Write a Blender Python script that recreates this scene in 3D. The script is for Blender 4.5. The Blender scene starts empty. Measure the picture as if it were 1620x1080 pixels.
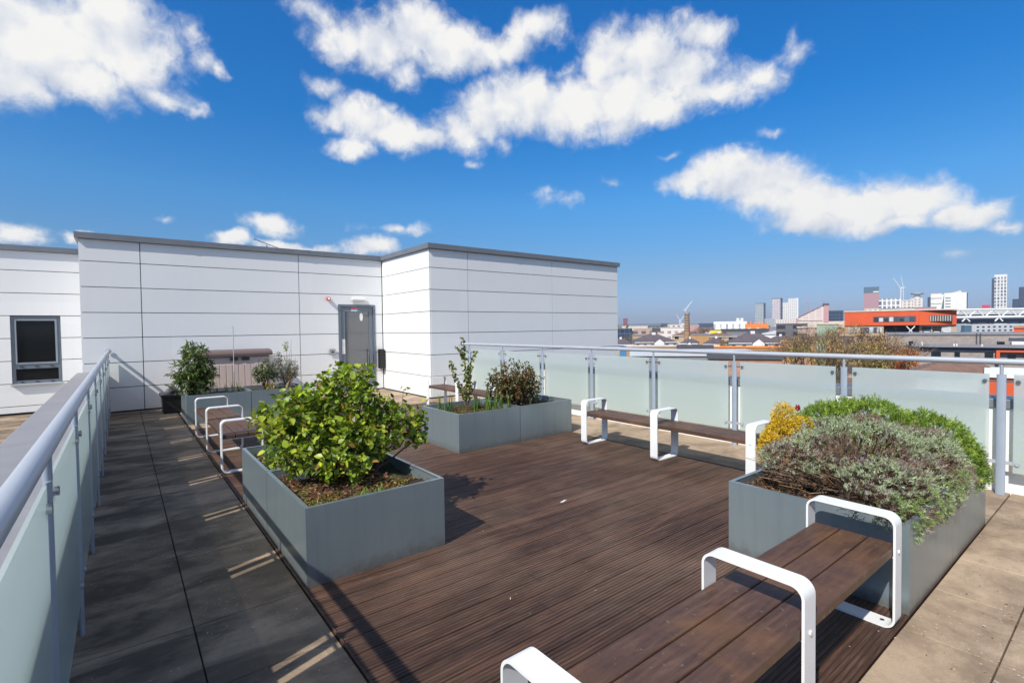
import bpy, bmesh, math, random
import numpy as np
from mathutils import Vector, Matrix
R = math.radians
rng = np.random.default_rng(7)
random.seed(7)
scene = bpy.context.scene
COL = scene.collection

# ------------------------------------------------------------------ camera
CAMZ = 1.6
FPX = 791.42                       # focal length in photo pixels (photo 1620 x 1080)
yaw, pit, rol = R(38.0036), R(-1.5697), R(-0.7059)
FW = Vector((math.sin(yaw)*math.cos(pit), math.cos(yaw)*math.cos(pit), math.sin(pit)))
rt0 = Vector((math.cos(yaw), -math.sin(yaw), 0)); up0 = rt0.cross(FW)
RT = rt0*math.cos(rol)+up0*math.sin(rol); UP = -rt0*math.sin(rol)+up0*math.cos(rol)
cd = bpy.data.cameras.new('camera'); cam = bpy.data.objects.new('camera', cd); COL.objects.link(cam)
cd.sensor_width = 36; cd.lens = 36*FPX/1620; cd.clip_start = .05; cd.clip_end = 30000
cam.matrix_world = Matrix(((RT.x, UP.x, -FW.x, 0), (RT.y, UP.y, -FW.y, 0), (RT.z, UP.z, -FW.z, CAMZ), (0, 0, 0, 1)))
scene.camera = cam

def ray(u, v): return FW + RT*((u-810)/FPX) + UP*((540-v)/FPX)
def at(u, v, D): return Vector((0, 0, CAMZ)) + ray(u, v)*D

# ------------------------------------------------------------------ light
SUN_EL = R(44.4); SUN_AZ = (-.9484, -.317)       # horizontal direction towards the sun
sd = bpy.data.lights.new('sun', 'SUN'); sd.energy = 4.6; sd.angle = R(.53); sd.color = (1, .94, .84)
sun = bpy.data.objects.new('sun', sd); COL.objects.link(sun)
sv = Vector((SUN_AZ[0]*math.cos(SUN_EL), SUN_AZ[1]*math.cos(SUN_EL), math.sin(SUN_EL)))
sun.rotation_euler = sv.to_track_quat('Z', 'Y').to_euler()
sun.location = sv*30
scene.view_settings.view_transform = 'Standard'
scene.view_settings.look = 'None'
scene.view_settings.exposure = .31
scene.view_settings.gamma = 1
scene.view_settings.use_curve_mapping = False
scene.render.engine = 'CYCLES'
scene.cycles.caustics_refractive = False
scene.cycles.caustics_reflective = False
scene.cycles.max_bounces = 8
scene.cycles.transparent_max_bounces = 12

# ------------------------------------------------------------------ node helper
class NT:
    def __init__(s, tree): s.t = tree; s.n = tree.nodes; s.l = tree.links
    def new(s, ty, **kw):
        n = s.n.new(ty)
        for k, v in kw.items(): setattr(n, k, v)
        return n
    def put(s, sock, v):
        if v is None: return
        if isinstance(v, bpy.types.NodeSocket): s.l.new(v, sock)
        elif isinstance(v, bpy.types.Node): s.l.new(v.outputs[0], sock)
        else: sock.default_value = v
    def math(s, op, a, b=None, c=None, clamp=False):
        n = s.new('ShaderNodeMath', operation=op); n.use_clamp = clamp
        s.put(n.inputs[0], a); s.put(n.inputs[1], b); s.put(n.inputs[2], c); return n.outputs[0]
    def vm(s, op, a, b=None, c=None):
        n = s.new('ShaderNodeVectorMath', operation=op)
        s.put(n.inputs[0], a); s.put(n.inputs[1], b); s.put(n.inputs[2], c)
        return n.outputs['Value'] if op in ('LENGTH', 'DOT_PRODUCT', 'DISTANCE') else n.outputs[0]
    def mix(s, f, a, b, bt='MIX'):
        n = s.new('ShaderNodeMix', data_type='RGBA', blend_type=bt)
        s.put(n.inputs[0], f); s.put(n.inputs[6], a); s.put(n.inputs[7], b); return n.outputs[2]
    def noise(s, vec, scale, detail=4, rough=.55, dist=0, dims='3D'):
        n = s.new('ShaderNodeTexNoise', noise_dimensions=dims)
        s.put(n.inputs['Vector'], vec); n.inputs['Scale'].default_value = scale
        n.inputs['Detail'].default_value = detail; n.inputs['Roughness'].default_value = rough
        n.inputs['Distortion'].default_value = dist; return n
    def ramp(s, f, stops, interp='LINEAR'):
        n = s.new('ShaderNodeValToRGB'); n.color_ramp.interpolation = interp
        el = n.color_ramp.elements
        while len(el) < len(stops): el.new(.5)
        for e, (p, c) in zip(el, stops):
            e.position = p; e.color = (c, c, c, 1) if isinstance(c, (int, float)) else (*c, 1)
        s.put(n.inputs[0], f); return n.outputs[0]
    def smooth(s, x, lo, hi):
        n = s.new('ShaderNodeMapRange', interpolation_type='SMOOTHSTEP')
        s.put(n.inputs[0], x); n.inputs[1].default_value = lo; n.inputs[2].default_value = hi; return n.outputs[0]
def c4(c): return (*c, 1)

# ------------------------------------------------------------------ world: sky with clouds
w = bpy.data.worlds.new("World"); scene.world = w; w.use_nodes = True
T = NT(w.node_tree); T.n.clear()
out = T.new('ShaderNodeOutputWorld'); bg = T.new('ShaderNodeBackground'); T.l.new(bg.outputs[0], out.inputs[0])
sky = T.new('ShaderNodeTexSky', sky_type='NISHITA'); sky.sun_disc = False
sky.sun_elevation = SUN_EL; sky.sun_rotation = math.atan2(SUN_AZ[0], SUN_AZ[1])
sky.air_density = 1.0; sky.dust_density = .35; sky.ozone_density = 2.2; sky.altitude = 50
BGS = .105
bg.inputs[1].default_value = BGS
hs = T.new('ShaderNodeHueSaturation'); hs.inputs['Saturation'].default_value = 1.22; hs.inputs['Value'].default_value = .92
T.l.new(sky.outputs[0], hs.inputs['Color'])
tc = T.new('ShaderNodeTexCoord')
sep = T.new('ShaderNodeSeparateXYZ'); T.l.new(tc.outputs['Generated'], sep.inputs[0])
az = T.math('ARCTAN2', sep.outputs[0], sep.outputs[1]); el = T.math('ARCSINE', sep.outputs[2])
cmb = T.new('ShaderNodeCombineXYZ'); T.put(cmb.inputs[0], az); T.put(cmb.inputs[1], el)
P0 = cmb.outputs[0]
n1 = T.noise(P0, 7, 5, .6); n2 = T.noise(P0, 30, 4, .6)
off = T.vm('SUBTRACT', n1.outputs['Color'], (.5, .5, .5)); off2 = T.vm('SUBTRACT', n2.outputs['Color'], (.5, .5, .5))
PW = T.vm('MULTIPLY_ADD', off, (.10, .07, 0), P0); PW = T.vm('MULTIPLY_ADD', off2, (.022, .018, 0), PW)
CL = [(40,45,125,85,1.1),(170,50,105,75,1.1),(110,125,110,45,1),(10,120,90,50,1),(225,95,62,62,1),(295,50,32,26,.55),(315,88,26,22,.5),
 (342,104,20,14,.5),(250,150,60,22,.7),(305,172,24,12,.5),(150,160,45,22,.6),
 (495,10,38,30,.6),(535,55,48,42,.85),(595,62,70,50,1),(655,55,62,50,1),(705,78,60,45,1),(760,85,50,32,.9),(645,115,38,26,.8),
 (808,78,45,28,.8),(845,52,42,34,.85),(508,140,26,18,.55),
 (520,190,36,24,.8),(580,195,58,40,1),(625,218,62,32,1),(560,236,52,18,.8),(675,222,42,20,.85),(722,205,45,34,.95),(765,182,56,42,1),
 (825,168,80,48,1.1),(905,172,78,46,1.1),(795,228,28,16,.6),(885,120,30,14,.4),
 (962,100,52,56,1),(1012,98,60,50,1),(990,150,80,52,1.1),(1098,58,46,36,.9),(1075,120,60,46,1),(1135,142,66,34,.9),(1195,122,50,22,.75),
 (985,192,45,26,.75),(1050,165,45,30,.9),(1235,116,16,8,.45),
 (1085,288,48,22,1),(1150,278,72,36,1.15),(1215,292,82,42,1.15),(1290,315,92,40,1.1),(1380,322,90,36,1.1),(1450,322,76,32,1.05),
 (1530,342,62,22,.9),(1590,356,34,10,.6),(1290,348,80,20,.8),(1420,355,70,14,.75),
 (902,310,32,16,.5),(872,298,22,8,.35),(966,285,14,10,.4),(1060,243,24,7,.35),(1270,88,36,16,.35),(1275,60,12,14,.3),(1220,210,24,8,.45),(745,255,14,9,.35),
 (25,376,58,20,1),(115,380,20,10,.7),(362,380,32,14,.95),(430,356,50,18,.85),(470,392,70,10,.9),(588,394,44,15,1),(634,366,52,11,.55),(262,347,22,8,.4),(1500,402,44,8,.3),
 (1980,300,120,50,1),(-120,90,120,90,1),(1950,80,160,60,1)]
def azel(u, v):
    d = ray(u, v).normalized(); return math.atan2(d.x, d.y), math.asin(d.z)
def cloudfield(vec):
    acc = None
    for (u, v, ru, rv, s) in CL:
        a, e = azel(u, v); a2, _ = azel(u+ru, v); a1, _ = azel(u-ru, v); _, e2 = azel(u, v-rv); _, e1 = azel(u, v+rv)
        ra = max(abs(a2-a1)/2, .008)*1.38; re = max(abs(e2-e1)/2, .006)*1.38
        q = T.vm('MULTIPLY_ADD', vec, (1/ra, 1/re, 0), (-a/ra, -e/re, 0))
        g = T.math('MULTIPLY_ADD', T.vm('LENGTH', q), -s, s)
        acc = g if acc is None else T.math('SMOOTH_MAX', acc, g, .12)
    return acc
F = cloudfield(PW)
fb = T.noise(P0, 10, 9, .60, .25); fbf = T.math('SUBTRACT', fb.outputs[0], .5)
fine = T.noise(P0, 34, 8, .62, .5)
den = T.math('MULTIPLY_ADD', fbf, .95, F)
den = T.math('MULTIPLY_ADD', T.math('SUBTRACT', fine.outputs[0], .5), .55, den)
# unseen cumulus added overhead and behind to make the blue fill light neutral
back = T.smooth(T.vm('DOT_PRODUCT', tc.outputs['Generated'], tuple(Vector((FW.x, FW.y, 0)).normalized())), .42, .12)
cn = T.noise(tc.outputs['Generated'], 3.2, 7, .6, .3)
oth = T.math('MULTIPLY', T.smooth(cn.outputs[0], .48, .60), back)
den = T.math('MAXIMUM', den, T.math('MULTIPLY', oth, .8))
alpha = T.smooth(den, .03, .66)
# light and dark of the clouds: optical depth grows to the base, tops catch the sun
PS = T.vm('ADD', P0, (-.018, .03, 0))
fb2 = T.noise(PS, 10, 5, .55, .25)
fl = T.noise(P0, 5, 4, .5); fl2 = T.noise(PS, 5, 4, .5)
lit = T.math('MULTIPLY_ADD', T.math('SUBTRACT', fb.outputs[0], fb2.outputs[0]), .8, .60)
lit = T.math('MULTIPLY_ADD', T.math('SUBTRACT', fl.outputs[0], fl2.outputs[0]), 2.2, lit)
lit = T.math('MULTIPLY_ADD', T.math('SUBTRACT', den, .5), .30, lit)
ccol = T.ramp(lit, [(.12, (.50, .56, .68)), (.5, (.74, .78, .86)), (.82, (1, .99, .97))])
Fu = cloudfield(T.vm('ADD', PW, (-.012, .045, 0)))
lit = T.math('MULTIPLY_ADD', T.math('SUBTRACT', F, Fu), .22, lit)
lit = T.math('MULTIPLY_ADD', T.math('SUBTRACT', fine.outputs[0], .5), .35, lit)
ccol = T.ramp(lit, [(.10, (.52, .58, .70)), (.5, (.76, .80, .88)), (.85, (1, .99, .97))])
csc = T.vm('MULTIPLY', ccol, (.76/BGS,)*3)
q = 1/1.5
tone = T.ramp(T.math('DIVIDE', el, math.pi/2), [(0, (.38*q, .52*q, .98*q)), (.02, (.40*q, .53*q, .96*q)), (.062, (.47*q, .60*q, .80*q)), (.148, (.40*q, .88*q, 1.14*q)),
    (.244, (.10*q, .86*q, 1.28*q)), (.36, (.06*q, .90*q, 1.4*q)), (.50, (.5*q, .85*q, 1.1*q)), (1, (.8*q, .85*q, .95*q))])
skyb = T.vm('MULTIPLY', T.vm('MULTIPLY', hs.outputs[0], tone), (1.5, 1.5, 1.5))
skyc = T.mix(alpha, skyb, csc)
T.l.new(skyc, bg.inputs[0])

# ------------------------------------------------------------------ materials
MATS = {}
def mat(name):
    m = bpy.data.materials.new(name); m.use_nodes = True; t = NT(m.node_tree)
    b = t.n['Principled BSDF']; MATS[name] = m; return m, t, b
def bump(t, b, h, strength=.3, dist=.01):
    n = t.new('ShaderNodeBump'); n.inputs['Strength'].default_value = strength; n.inputs['Distance'].default_value = dist
    t.put(n.inputs['Height'], h); t.l.new(n.outputs[0], b.inputs['Normal'])
def plain(name, col, rough=.6, metal=0, var=.12, scale=6, bmp=0, spec=.5):
    m, t, b = mat(name); tcn = t.new('ShaderNodeTexCoord')
    n = t.noise(tcn.outputs['Object'], scale, 6, .6)
    f = t.ramp(n.outputs[0], [(.25, 1-var), (.75, 1+var)])
    c = t.vm('MULTIPLY', f, tuple(col)); t.put(b.inputs['Base Color'], c)
    rr = t.math('MULTIPLY_ADD', n.outputs[0], .16, rough-.08); t.put(b.inputs['Roughness'], rr)
    b.inputs['Metallic'].default_value = metal; b.inputs['Specular IOR Level'].default_value = spec
    if bmp: bump(t, b, t.noise(tcn.outputs['Object'], scale*8, 4).outputs[0], bmp, .004)
    return m
def m_panel():
    m, t, b = mat('panel_front'); o = t.new('ShaderNodeTexCoord').outputs['Object']
    n = t.noise(o, .9, 4, .5); st = t.noise(t.vm('MULTIPLY', o, (9, 9, .5)), 1.2, 5, .6)
    s = t.new('ShaderNodeSeparateXYZ'); t.l.new(o, s.inputs[0])
    cb = t.new('ShaderNodeCombineXYZ'); t.put(cb.inputs[0], t.math('FLOOR', t.math('DIVIDE', t.math('ADD', s.outputs[0], s.outputs[1]), 2.9))); t.put(cb.inputs[1], t.math('FLOOR', t.math('DIVIDE', s.outputs[2], .5)))
    wn = t.new('ShaderNodeTexWhiteNoise', noise_dimensions='2D'); t.l.new(cb.outputs[0], wn.inputs['Vector'])
    f = t.math('MULTIPLY_ADD', wn.outputs[0], .035, .965); f = t.math('MULTIPLY', f, t.math('MULTIPLY_ADD', n.outputs[0], .06, .965))
    f = t.math('MULTIPLY', f, t.ramp(st.outputs[0], [(.30, .988), (.55, 1)]))
    t.put(b.inputs['Base Color'], t.vm('MULTIPLY', (.81, .82, .825), t.vm('ADD', (0, 0, 0), f)))
    b.inputs['Roughness'].default_value = .38; bump(t, b, n.outputs[0], .05, .02)
m_panel()
plain('joint_dark', (.02, .02, .025), .8)
plain('fascia', (.20, .215, .24), .45, .3, .12, 3)
plain('rail_paint', (.42, .45, .50), .38, .15, .06, 4)
plain('post_paint', (.33, .385, .46), .42, .15, .06, 4)
plain('steel', (.55, .56, .57), .25, 1, .05)
plain('white_wall', (.80, .79, .76), .7, 0, .06, 3)
plain('frame_grey', (.15, .18, .22), .4, .2, .05)
plain('sash_grey', (.27, .31, .36), .35, .2, .04)
plain('black_plastic', (.012, .012, .013), .4, 0, .1)
plain('red_plastic', (.55, .02, .02), .35)
plain('white_plastic', (.75, .75, .73), .4)
plain('cream_plastic', (.58, .47, .42), .5, 0, .05, 5)
plain('brown_plastic', (.12, .085, .08), .45, 0, .05, 5)
plain('cane', (.42, .43, .42), .6)
plain('stem_brown', (.11, .065, .04), .8, 0, .3, 30)
plain('twig_tan', (.26, .16, .10), .8, 0, .35, 30)
plain('bark', (.10, .07, .05), .9, 0, .3, 3, .3)
plain('interior', (.03, .035, .04), .9)
plain('petal', (.22, .01, .02), .4, 0, .2, 40)
plain('paper_red', (.65, .12, .15), .5); plain('paper_blue', (.35, .6, .8), .5); plain('paper_white', (.8, .8, .8), .5)

def m_paint_white():                      # chipped white bench frames
    m, t, b = mat('bench_white'); o = t.new('ShaderNodeTexCoord').outputs['Object']
    n = t.noise(o, 9, 5, .6); n2 = t.noise(o, 60, 3, .6)
    chips = t.ramp(n2.outputs[0], [(.70, 0), (.74, 1)])
    c = t.mix(n.outputs[0], c4((.70, .715, .73)), c4((.80, .81, .82)))
    c = t.mix(t.math('MULTIPLY', chips, .5), c, c4((.36, .33, .30))); t.put(b.inputs['Base Color'], c)
    b.inputs['Roughness'].default_value = .38; bump(t, b, n2.outputs[0], .06, .002)
m_paint_white()
def m_planter():
    m, t, b = mat('planter_metal'); o = t.new('ShaderNodeTexCoord').outputs['Object']
    n = t.noise(o, 1.6, 5, .6); n2 = t.noise(t.vm('MULTIPLY', o, (5, 5, 1.2)), 4, 5, .65); n3 = t.noise(o, 22, 4, .6)
    c = t.mix(n.outputs[0], c4((.225, .290, .328)), c4((.292, .355, .382)))
    spots = t.ramp(n2.outputs[0], [(.50, 0), (.85, 1)])
    c = t.mix(t.math('MULTIPLY', spots, .08), c, c4((.45, .48, .50)))
    s = t.new('ShaderNodeSeparateXYZ'); t.l.new(o, s.inputs[0])
    dirt = t.math('MULTIPLY', t.smooth(t.math('MULTIPLY_ADD', n3.outputs[0], .16, s.outputs[2]), .19, .06), .55)
    c = t.mix(dirt, c, c4((.16, .13, .10)))
    run = t.noise(t.vm('MULTIPLY', o, (14, 14, .8)), 1.5, 4, .6); c = t.mix(t.ramp(run.outputs[0], [(.45, 0), (.80, .16)]), c, c4((.10, .12, .13)))
    t.put(b.inputs['Base Color'], c); b.inputs['Metallic'].default_value = .50
    t.put(b.inputs['Roughness'], t.math('MULTIPLY_ADD', n.outputs[0], .14, .24))
    b.inputs['Specular IOR Level'].default_value = .7
    bump(t, b, t.noise(o, 1.8, 1).outputs[0], .06, .02)
m_planter()
def m_deck():
    m, t, b = mat('deck_wood'); o = t.new('ShaderNodeTexCoord').outputs['Object']
    s = t.new('ShaderNodeSeparateXYZ'); t.l.new(o, s.inputs[0])
    row = t.math('FLOOR', t.math('DIVIDE', s.outputs[1], .146))
    cmbn = t.new('ShaderNodeCombineXYZ'); t.put(cmbn.inputs[0], t.math('DIVIDE', s.outputs[0], 3.6)); t.put(cmbn.inputs[1], row)
    off_ = t.new('ShaderNodeTexWhiteNoise', noise_dimensions='1D'); t.put(off_.inputs['W'], row)
    xq = t.math('ADD', t.math('DIVIDE', s.outputs[0], 3.6), off_.outputs[0]); xx = t.math('FLOOR', xq)
    wn = t.new('ShaderNodeTexWhiteNoise', noise_dimensions='2D'); cb = t.new('ShaderNodeCombineXYZ')
    t.put(cb.inputs[0], xx); t.put(cb.inputs[1], row); t.l.new(cb.outputs[0], wn.inputs['Vector'])
    g = t.noise(t.vm('MULTIPLY', o, (1.4, 26, 1)), 1.6, 7, .65, .4)
    g2 = t.noise(t.vm('MULTIPLY', o, (6, 160, 1)), 1.2, 4, .6)
    big = t.noise(o, .8, 5, .6, .3); spk = t.noise(o, 55, 3, .7)
    c = t.ramp(g.outputs[0], [(.28, (.024, .012, .008)), (.5, (.070, .036, .024)), (.72, (.150, .088, .060))])
    c = t.mix(t.math('MULTIPLY', wn.outputs[0], .45), c, c4((.10, .050, .034)))
    st_ = t.noise(t.vm('MULTIPLY', o, (.55, 5.5, 1)), 1.5, 6, .6, .6)
    c = t.vm('MULTIPLY', c, t.ramp(st_.outputs[0], [(.32, .55), (.5, .95), (.68, 1.75)]))
    c = t.mix(t.ramp(big.outputs[0], [(.45, 0), (.68, .55)]), c, t.mix(g.outputs[0], c4((.11, .065, .045)), c4((.27, .195, .145))))
    c = t.mix(t.ramp(t.noise(o, 1.3, 6, .65, .6).outputs[0], [(.50, 0), (.70, .6)]), c, c4((.035, .020, .015)))
    wear = t.math('MULTIPLY', t.ramp(g2.outputs[0], [(.5, 0), (.8, 1)]), .5)
    c = t.mix(wear, c, c4((.20, .155, .125)))
    c = t.mix(t.ramp(spk.outputs[0], [(.73, 0), (.77, .8)]), c, c4((.34, .19, .10)))
    c = t.mix(t.math('LESS_THAN', t.math('FRACT', xq), .0012), c, c4((.01, .008, .006)))
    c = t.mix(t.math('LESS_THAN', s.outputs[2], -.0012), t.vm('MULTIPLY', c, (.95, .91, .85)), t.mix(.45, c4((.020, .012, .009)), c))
    t.put(b.inputs['Base Color'], c); b.inputs['Roughness'].default_value = .55; b.inputs['Specular IOR Level'].default_value = .4
    bump(t, b, g2.outputs[0], .35, .003)
m_deck()
def m_seat():
    m, t, b = mat('seat_wood'); o = t.new('ShaderNodeTexCoord').outputs['Object']
    g = t.noise(t.vm('MULTIPLY', o, (1.5, 14, 4)), 3, 7, .62, .5); g2 = t.noise(o, 9, 6, .65); g3 = t.noise(t.vm('MULTIPLY', o, (4, 60, 20)), 3, 4)
    c = t.ramp(g.outputs[0], [(.25, (.042, .022, .015)), (.55, (.088, .046, .030)), (.8, (.150, .086, .056))])
    c = t.mix(t.ramp(g2.outputs[0], [(.52, 0), (.75, .5)]), c, c4((.15, .075, .04)))
    c = t.mix(t.ramp(t.noise(o, 26, 3).outputs[0], [(.66, 0), (.72, .45)]), c, c4((.25, .2, .17)))
    c = t.mix(t.ramp(t.noise(o, 2.3, 6, .65, .4).outputs[0], [(.48, 0), (.66, .55)]), c, c4((.17, .085, .035)))
    t.put(b.inputs['Base Color'], c); b.inputs['Roughness'].default_value = .5
    bump(t, b, g3.outputs[0], .3, .002)
m_seat()
def m_paving():
    m, t, b = mat('paving_stone'); o = t.new('ShaderNodeTexCoord').outputs['Object']
    at_ = t.new('ShaderNodeAttribute', attribute_name='tint')
    n = t.noise(o, 1.7, 7, .65, .4); n2 = t.noise(o, 9, 6, .65); n3 = t.noise(o, 90, 3, .7); vor = t.new('ShaderNodeTexVoronoi'); t.put(vor.inputs['Vector'], o); vor.inputs['Scale'].default_value = 26
    c = t.mix(at_.outputs['Fac'], c4((.37, .275, .185)), c4((.47, .36, .255)))
    c = t.mix(t.ramp(n.outputs[0], [(.42, 0), (.62, .85)]), c, c4((.19, .135, .09)))
    c = t.mix(t.ramp(n2.outputs[0], [(.52, 0), (.74, .55)]), c, c4((.19, .135, .09)))
    c = t.mix(t.ramp(n3.outputs[0], [(.4, 0), (.75, .3)]), c, c4((.18, .14, .11)))
    sp = t.math('MULTIPLY', t.ramp(vor.outputs['Distance'], [(.10, 1), (.16, 0)]), t.ramp(n.outputs[0], [(.45, 0), (.55, 1)]))
    c = t.mix(t.math('MULTIPLY', sp, .7), c, c4((.55, .49, .40)))
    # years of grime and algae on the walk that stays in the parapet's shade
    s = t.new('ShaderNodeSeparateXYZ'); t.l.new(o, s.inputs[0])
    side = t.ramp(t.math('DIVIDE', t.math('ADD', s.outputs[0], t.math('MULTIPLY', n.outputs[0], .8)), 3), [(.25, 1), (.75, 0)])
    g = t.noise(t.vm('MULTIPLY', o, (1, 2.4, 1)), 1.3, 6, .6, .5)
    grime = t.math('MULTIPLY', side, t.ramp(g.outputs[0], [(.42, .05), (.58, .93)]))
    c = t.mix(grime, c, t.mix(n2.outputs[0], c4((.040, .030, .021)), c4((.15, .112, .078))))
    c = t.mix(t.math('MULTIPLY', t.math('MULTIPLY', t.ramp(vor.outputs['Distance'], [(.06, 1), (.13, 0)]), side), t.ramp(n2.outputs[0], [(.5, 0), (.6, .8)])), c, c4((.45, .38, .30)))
    t.put(b.inputs['Base Color'], c); b.inputs['Roughness'].default_value = .85
    bump(t, b, t.math('ADD', n3.outputs[0], n2.outputs[0]), .4, .004)
m_paving()
def m_glass(name, tint, dif, rough):
    m, t, b = mat(name); t.n.remove(b); o = t.new('ShaderNodeOutputMaterial') if 'Material Output' not in t.n else t.n['Material Output']
    rf = t.new('ShaderNodeBsdfRefraction'); rf.inputs['Color'].default_value = c4(tint); rf.inputs['Roughness'].default_value = rough; rf.inputs['IOR'].default_value = 1.12
    di = t.new('ShaderNodeBsdfDiffuse'); di.inputs['Color'].default_value = c4((.93, 1.0, .97))
    tr = t.new('ShaderNodeBsdfTranslucent'); tr.inputs['Color'].default_value = c4((.86, 1.0, .98))
    gl = t.new('ShaderNodeBsdfGlossy'); gl.inputs['Roughness'].default_value = .12
    a = t.new('ShaderNodeMixShader'); a.inputs[0].default_value = .60; t.l.new(di.outputs[0], a.inputs[1]); t.l.new(tr.outputs[0], a.inputs[2])
    b2 = t.new('ShaderNodeMixShader'); b2.inputs[0].default_value = dif; t.l.new(rf.outputs[0], b2.inputs[1]); t.l.new(a.outputs[0], b2.inputs[2])
    fr = t.new('ShaderNodeFresnel'); fr.inputs[0].default_value = 1.45
    c = t.new('ShaderNodeMixShader'); t.l.new(t.math('MULTIPLY', fr.outputs[0], .55), c.inputs[0]); t.l.new(b2.outputs[0], c.inputs[1]); t.l.new(gl.outputs[0], c.inputs[2])
    tp_ = t.new('ShaderNodeBsdfTransparent'); tp_.inputs['Color'].default_value = c4(tint)
    d = t.new('ShaderNodeMixShader'); d.inputs[0].default_value = .21; t.l.new(c.outputs[0], d.inputs[1]); t.l.new(tp_.outputs[0], d.inputs[2])
    t.l.new(d.outputs[0], o.inputs[0])
m_glass('frosted_glass', (.97, 1.0, 1.0), .78, .20)
def m_leaf(name, rough=.42, trans=.35):
    m, t, b = mat(name); at_ = t.new('ShaderNodeAttribute', attribute_name='Col')
    t.l.new(at_.outputs['Color'], b.inputs['Base Color']); b.inputs['Roughness'].default_value = rough
    tr = t.new('ShaderNodeBsdfTranslucent'); c2 = t.vm('MULTIPLY', at_.outputs['Color'], (1.25, 1.3, .6)); t.l.new(c2, tr.inputs['Color'])
    mx = t.new('ShaderNodeMixShader'); mx.inputs[0].default_value = trans
    t.l.new(b.outputs[0], mx.inputs[1]); t.l.new(tr.outputs[0], mx.inputs[2]); t.l.new(mx.outputs[0], t.n['Material Output'].inputs[0])
m_leaf('leaf'); m_leaf('leaf_matt', .7, .2)
def m_soil():
    m, t, b = mat('soil'); o = t.new('ShaderNodeTexCoord').outputs['Object']
    n = t.noise(o, 14, 7, .7); n2 = t.noise(o, 4, 4); n3 = t.noise(o, 60, 4, .7)
    c = t.ramp(n.outputs[0], [(.3, (.012, .007, .004)), (.55, (.055, .028, .014)), (.75, (.17, .08, .035))])
    c = t.mix(t.ramp(n2.outputs[0], [(.48, 0), (.62, .8)]), c, t.mix(n3.outputs[0], c4((.05, .06, .012)), c4((.16, .17, .04))))
    t.put(b.inputs['Base Color'], c); b.inputs['Roughness'].default_value = .95
    bump(t, b, n3.outputs[0], .9, .03)
m_soil()
def m_ground():
    m, t, b = mat('city_ground'); o = t.new('ShaderNodeTexCoord').outputs['Object']
    n = t.noise(o, .02, 8, .65); n2 = t.noise(o, .2, 5)
    c = t.ramp(n.outputs[0], [(.3, (.05, .05, .05)), (.45, (.07, .075, .04)), (.6, (.15, .10, .05)), (.75, (.22, .18, .14))])
    c = t.mix(.4, c, n2.outputs[0], 'MULTIPLY'); t.put(b.inputs['Base Color'], c); b.inputs['Roughness'].default_value = .95
m_ground()
def m_window():
    m, t, b = mat('window_glass'); b.inputs['Base Color'].default_value = (.012, .018, .024, 1); b.inputs['Roughness'].default_value = .06
    b.inputs['Specular IOR Level'].default_value = .9
    m, t, b = mat('door_glass'); b.inputs['Base Color'].default_value = (.055, .060, .068, 1); b.inputs['Roughness'].default_value = .09
    b.inputs['Specular IOR Level'].default_value = 1.0; b.inputs['IOR'].default_value = 1.7
m_window()
m, t, b = mat('dark_pane'); b.inputs['Base Color'].default_value = (.008, .010, .012, 1); b.inputs['Roughness'].default_value = .04; b.inputs['Specular IOR Level'].default_value = .3
def m_brick(name, c1, c2, mortar, scale=3.5):
    m, t, b = mat(name); tcn = t.new('ShaderNodeTexCoord').outputs['Object']
    s = t.new('ShaderNodeSeparateXYZ'); t.l.new(tcn, s.inputs[0]); cb = t.new('ShaderNodeCombineXYZ')
    t.put(cb.inputs[0], t.math('ADD', s.outputs[0], s.outputs[1])); t.put(cb.inputs[1], s.outputs[2])
    br = t.new('ShaderNodeTexBrick'); t.l.new(cb.outputs[0], br.inputs['Vector']); br.inputs['Scale'].default_value = scale
    br.inputs['Color1'].default_value = c4(c1); br.inputs['Color2'].default_value = c4(c2); br.inputs['Mortar'].default_value = c4(mortar)
    br.inputs['Mortar Size'].default_value = .012
    n = t.noise(tcn, .8, 5); c = t.mix(.35, br.outputs[0], t.ramp(n.outputs[0], [(.3, .45), (.7, 1)]), 'MULTIPLY')
    t.put(b.inputs['Base Color'], c); b.inputs['Roughness'].default_value = .9
m_brick('grey_brick', (.30, .25, .23), (.38, .33, .30), (.30, .28, .26), 1.2)
m_brick('red_brick', (.42, .20, .12), (.50, .27, .16), (.4, .3, .25), 1.2)
m_brick('chimney_brick', (.42, .26, .15), (.34, .20, .12), (.22, .15, .1), .35)
m_brick('slate', (.105, .085, .10), (.14, .115, .13), (.06, .05, .06), 1.0)
m_brick('brown_tile', (.19, .11, .08), (.25, .15, .11), (.08, .05, .04), 1.6)
CG = {'orange_render': (.58, .085, .024), 'orange_panel': (.78, .22, .04), 'buff': (.45, .34, .22), 'cream': (.62, .52, .44), 'pink_wall': (.50, .27, .27),
 'yellow': (.85, .68, .02), 'dark_grey': (.07, .07, .085), 'mid_grey': (.22, .22, .24), 'pale_grey': (.50, .53, .56), 'city_white': (.72, .72, .70),
 'navy': (.035, .055, .10), 'teal_glass': (.07, .14, .20), 'maroon': (.20, .06, .08), 'crane_white': (.75, .77, .78), 'crane_red': (.6, .2, .22),
 'crimson': (.5, .05, .12), 'hill': (.07, .085, .07), 'green_patina': (.30, .40, .30), 'blue_box': (.06, .20, .38), 'tan_board': (.42, .24, .10)}
for k, v in CG.items(): plain('c_'+k, v, .7, 0, .12, .35)
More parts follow.
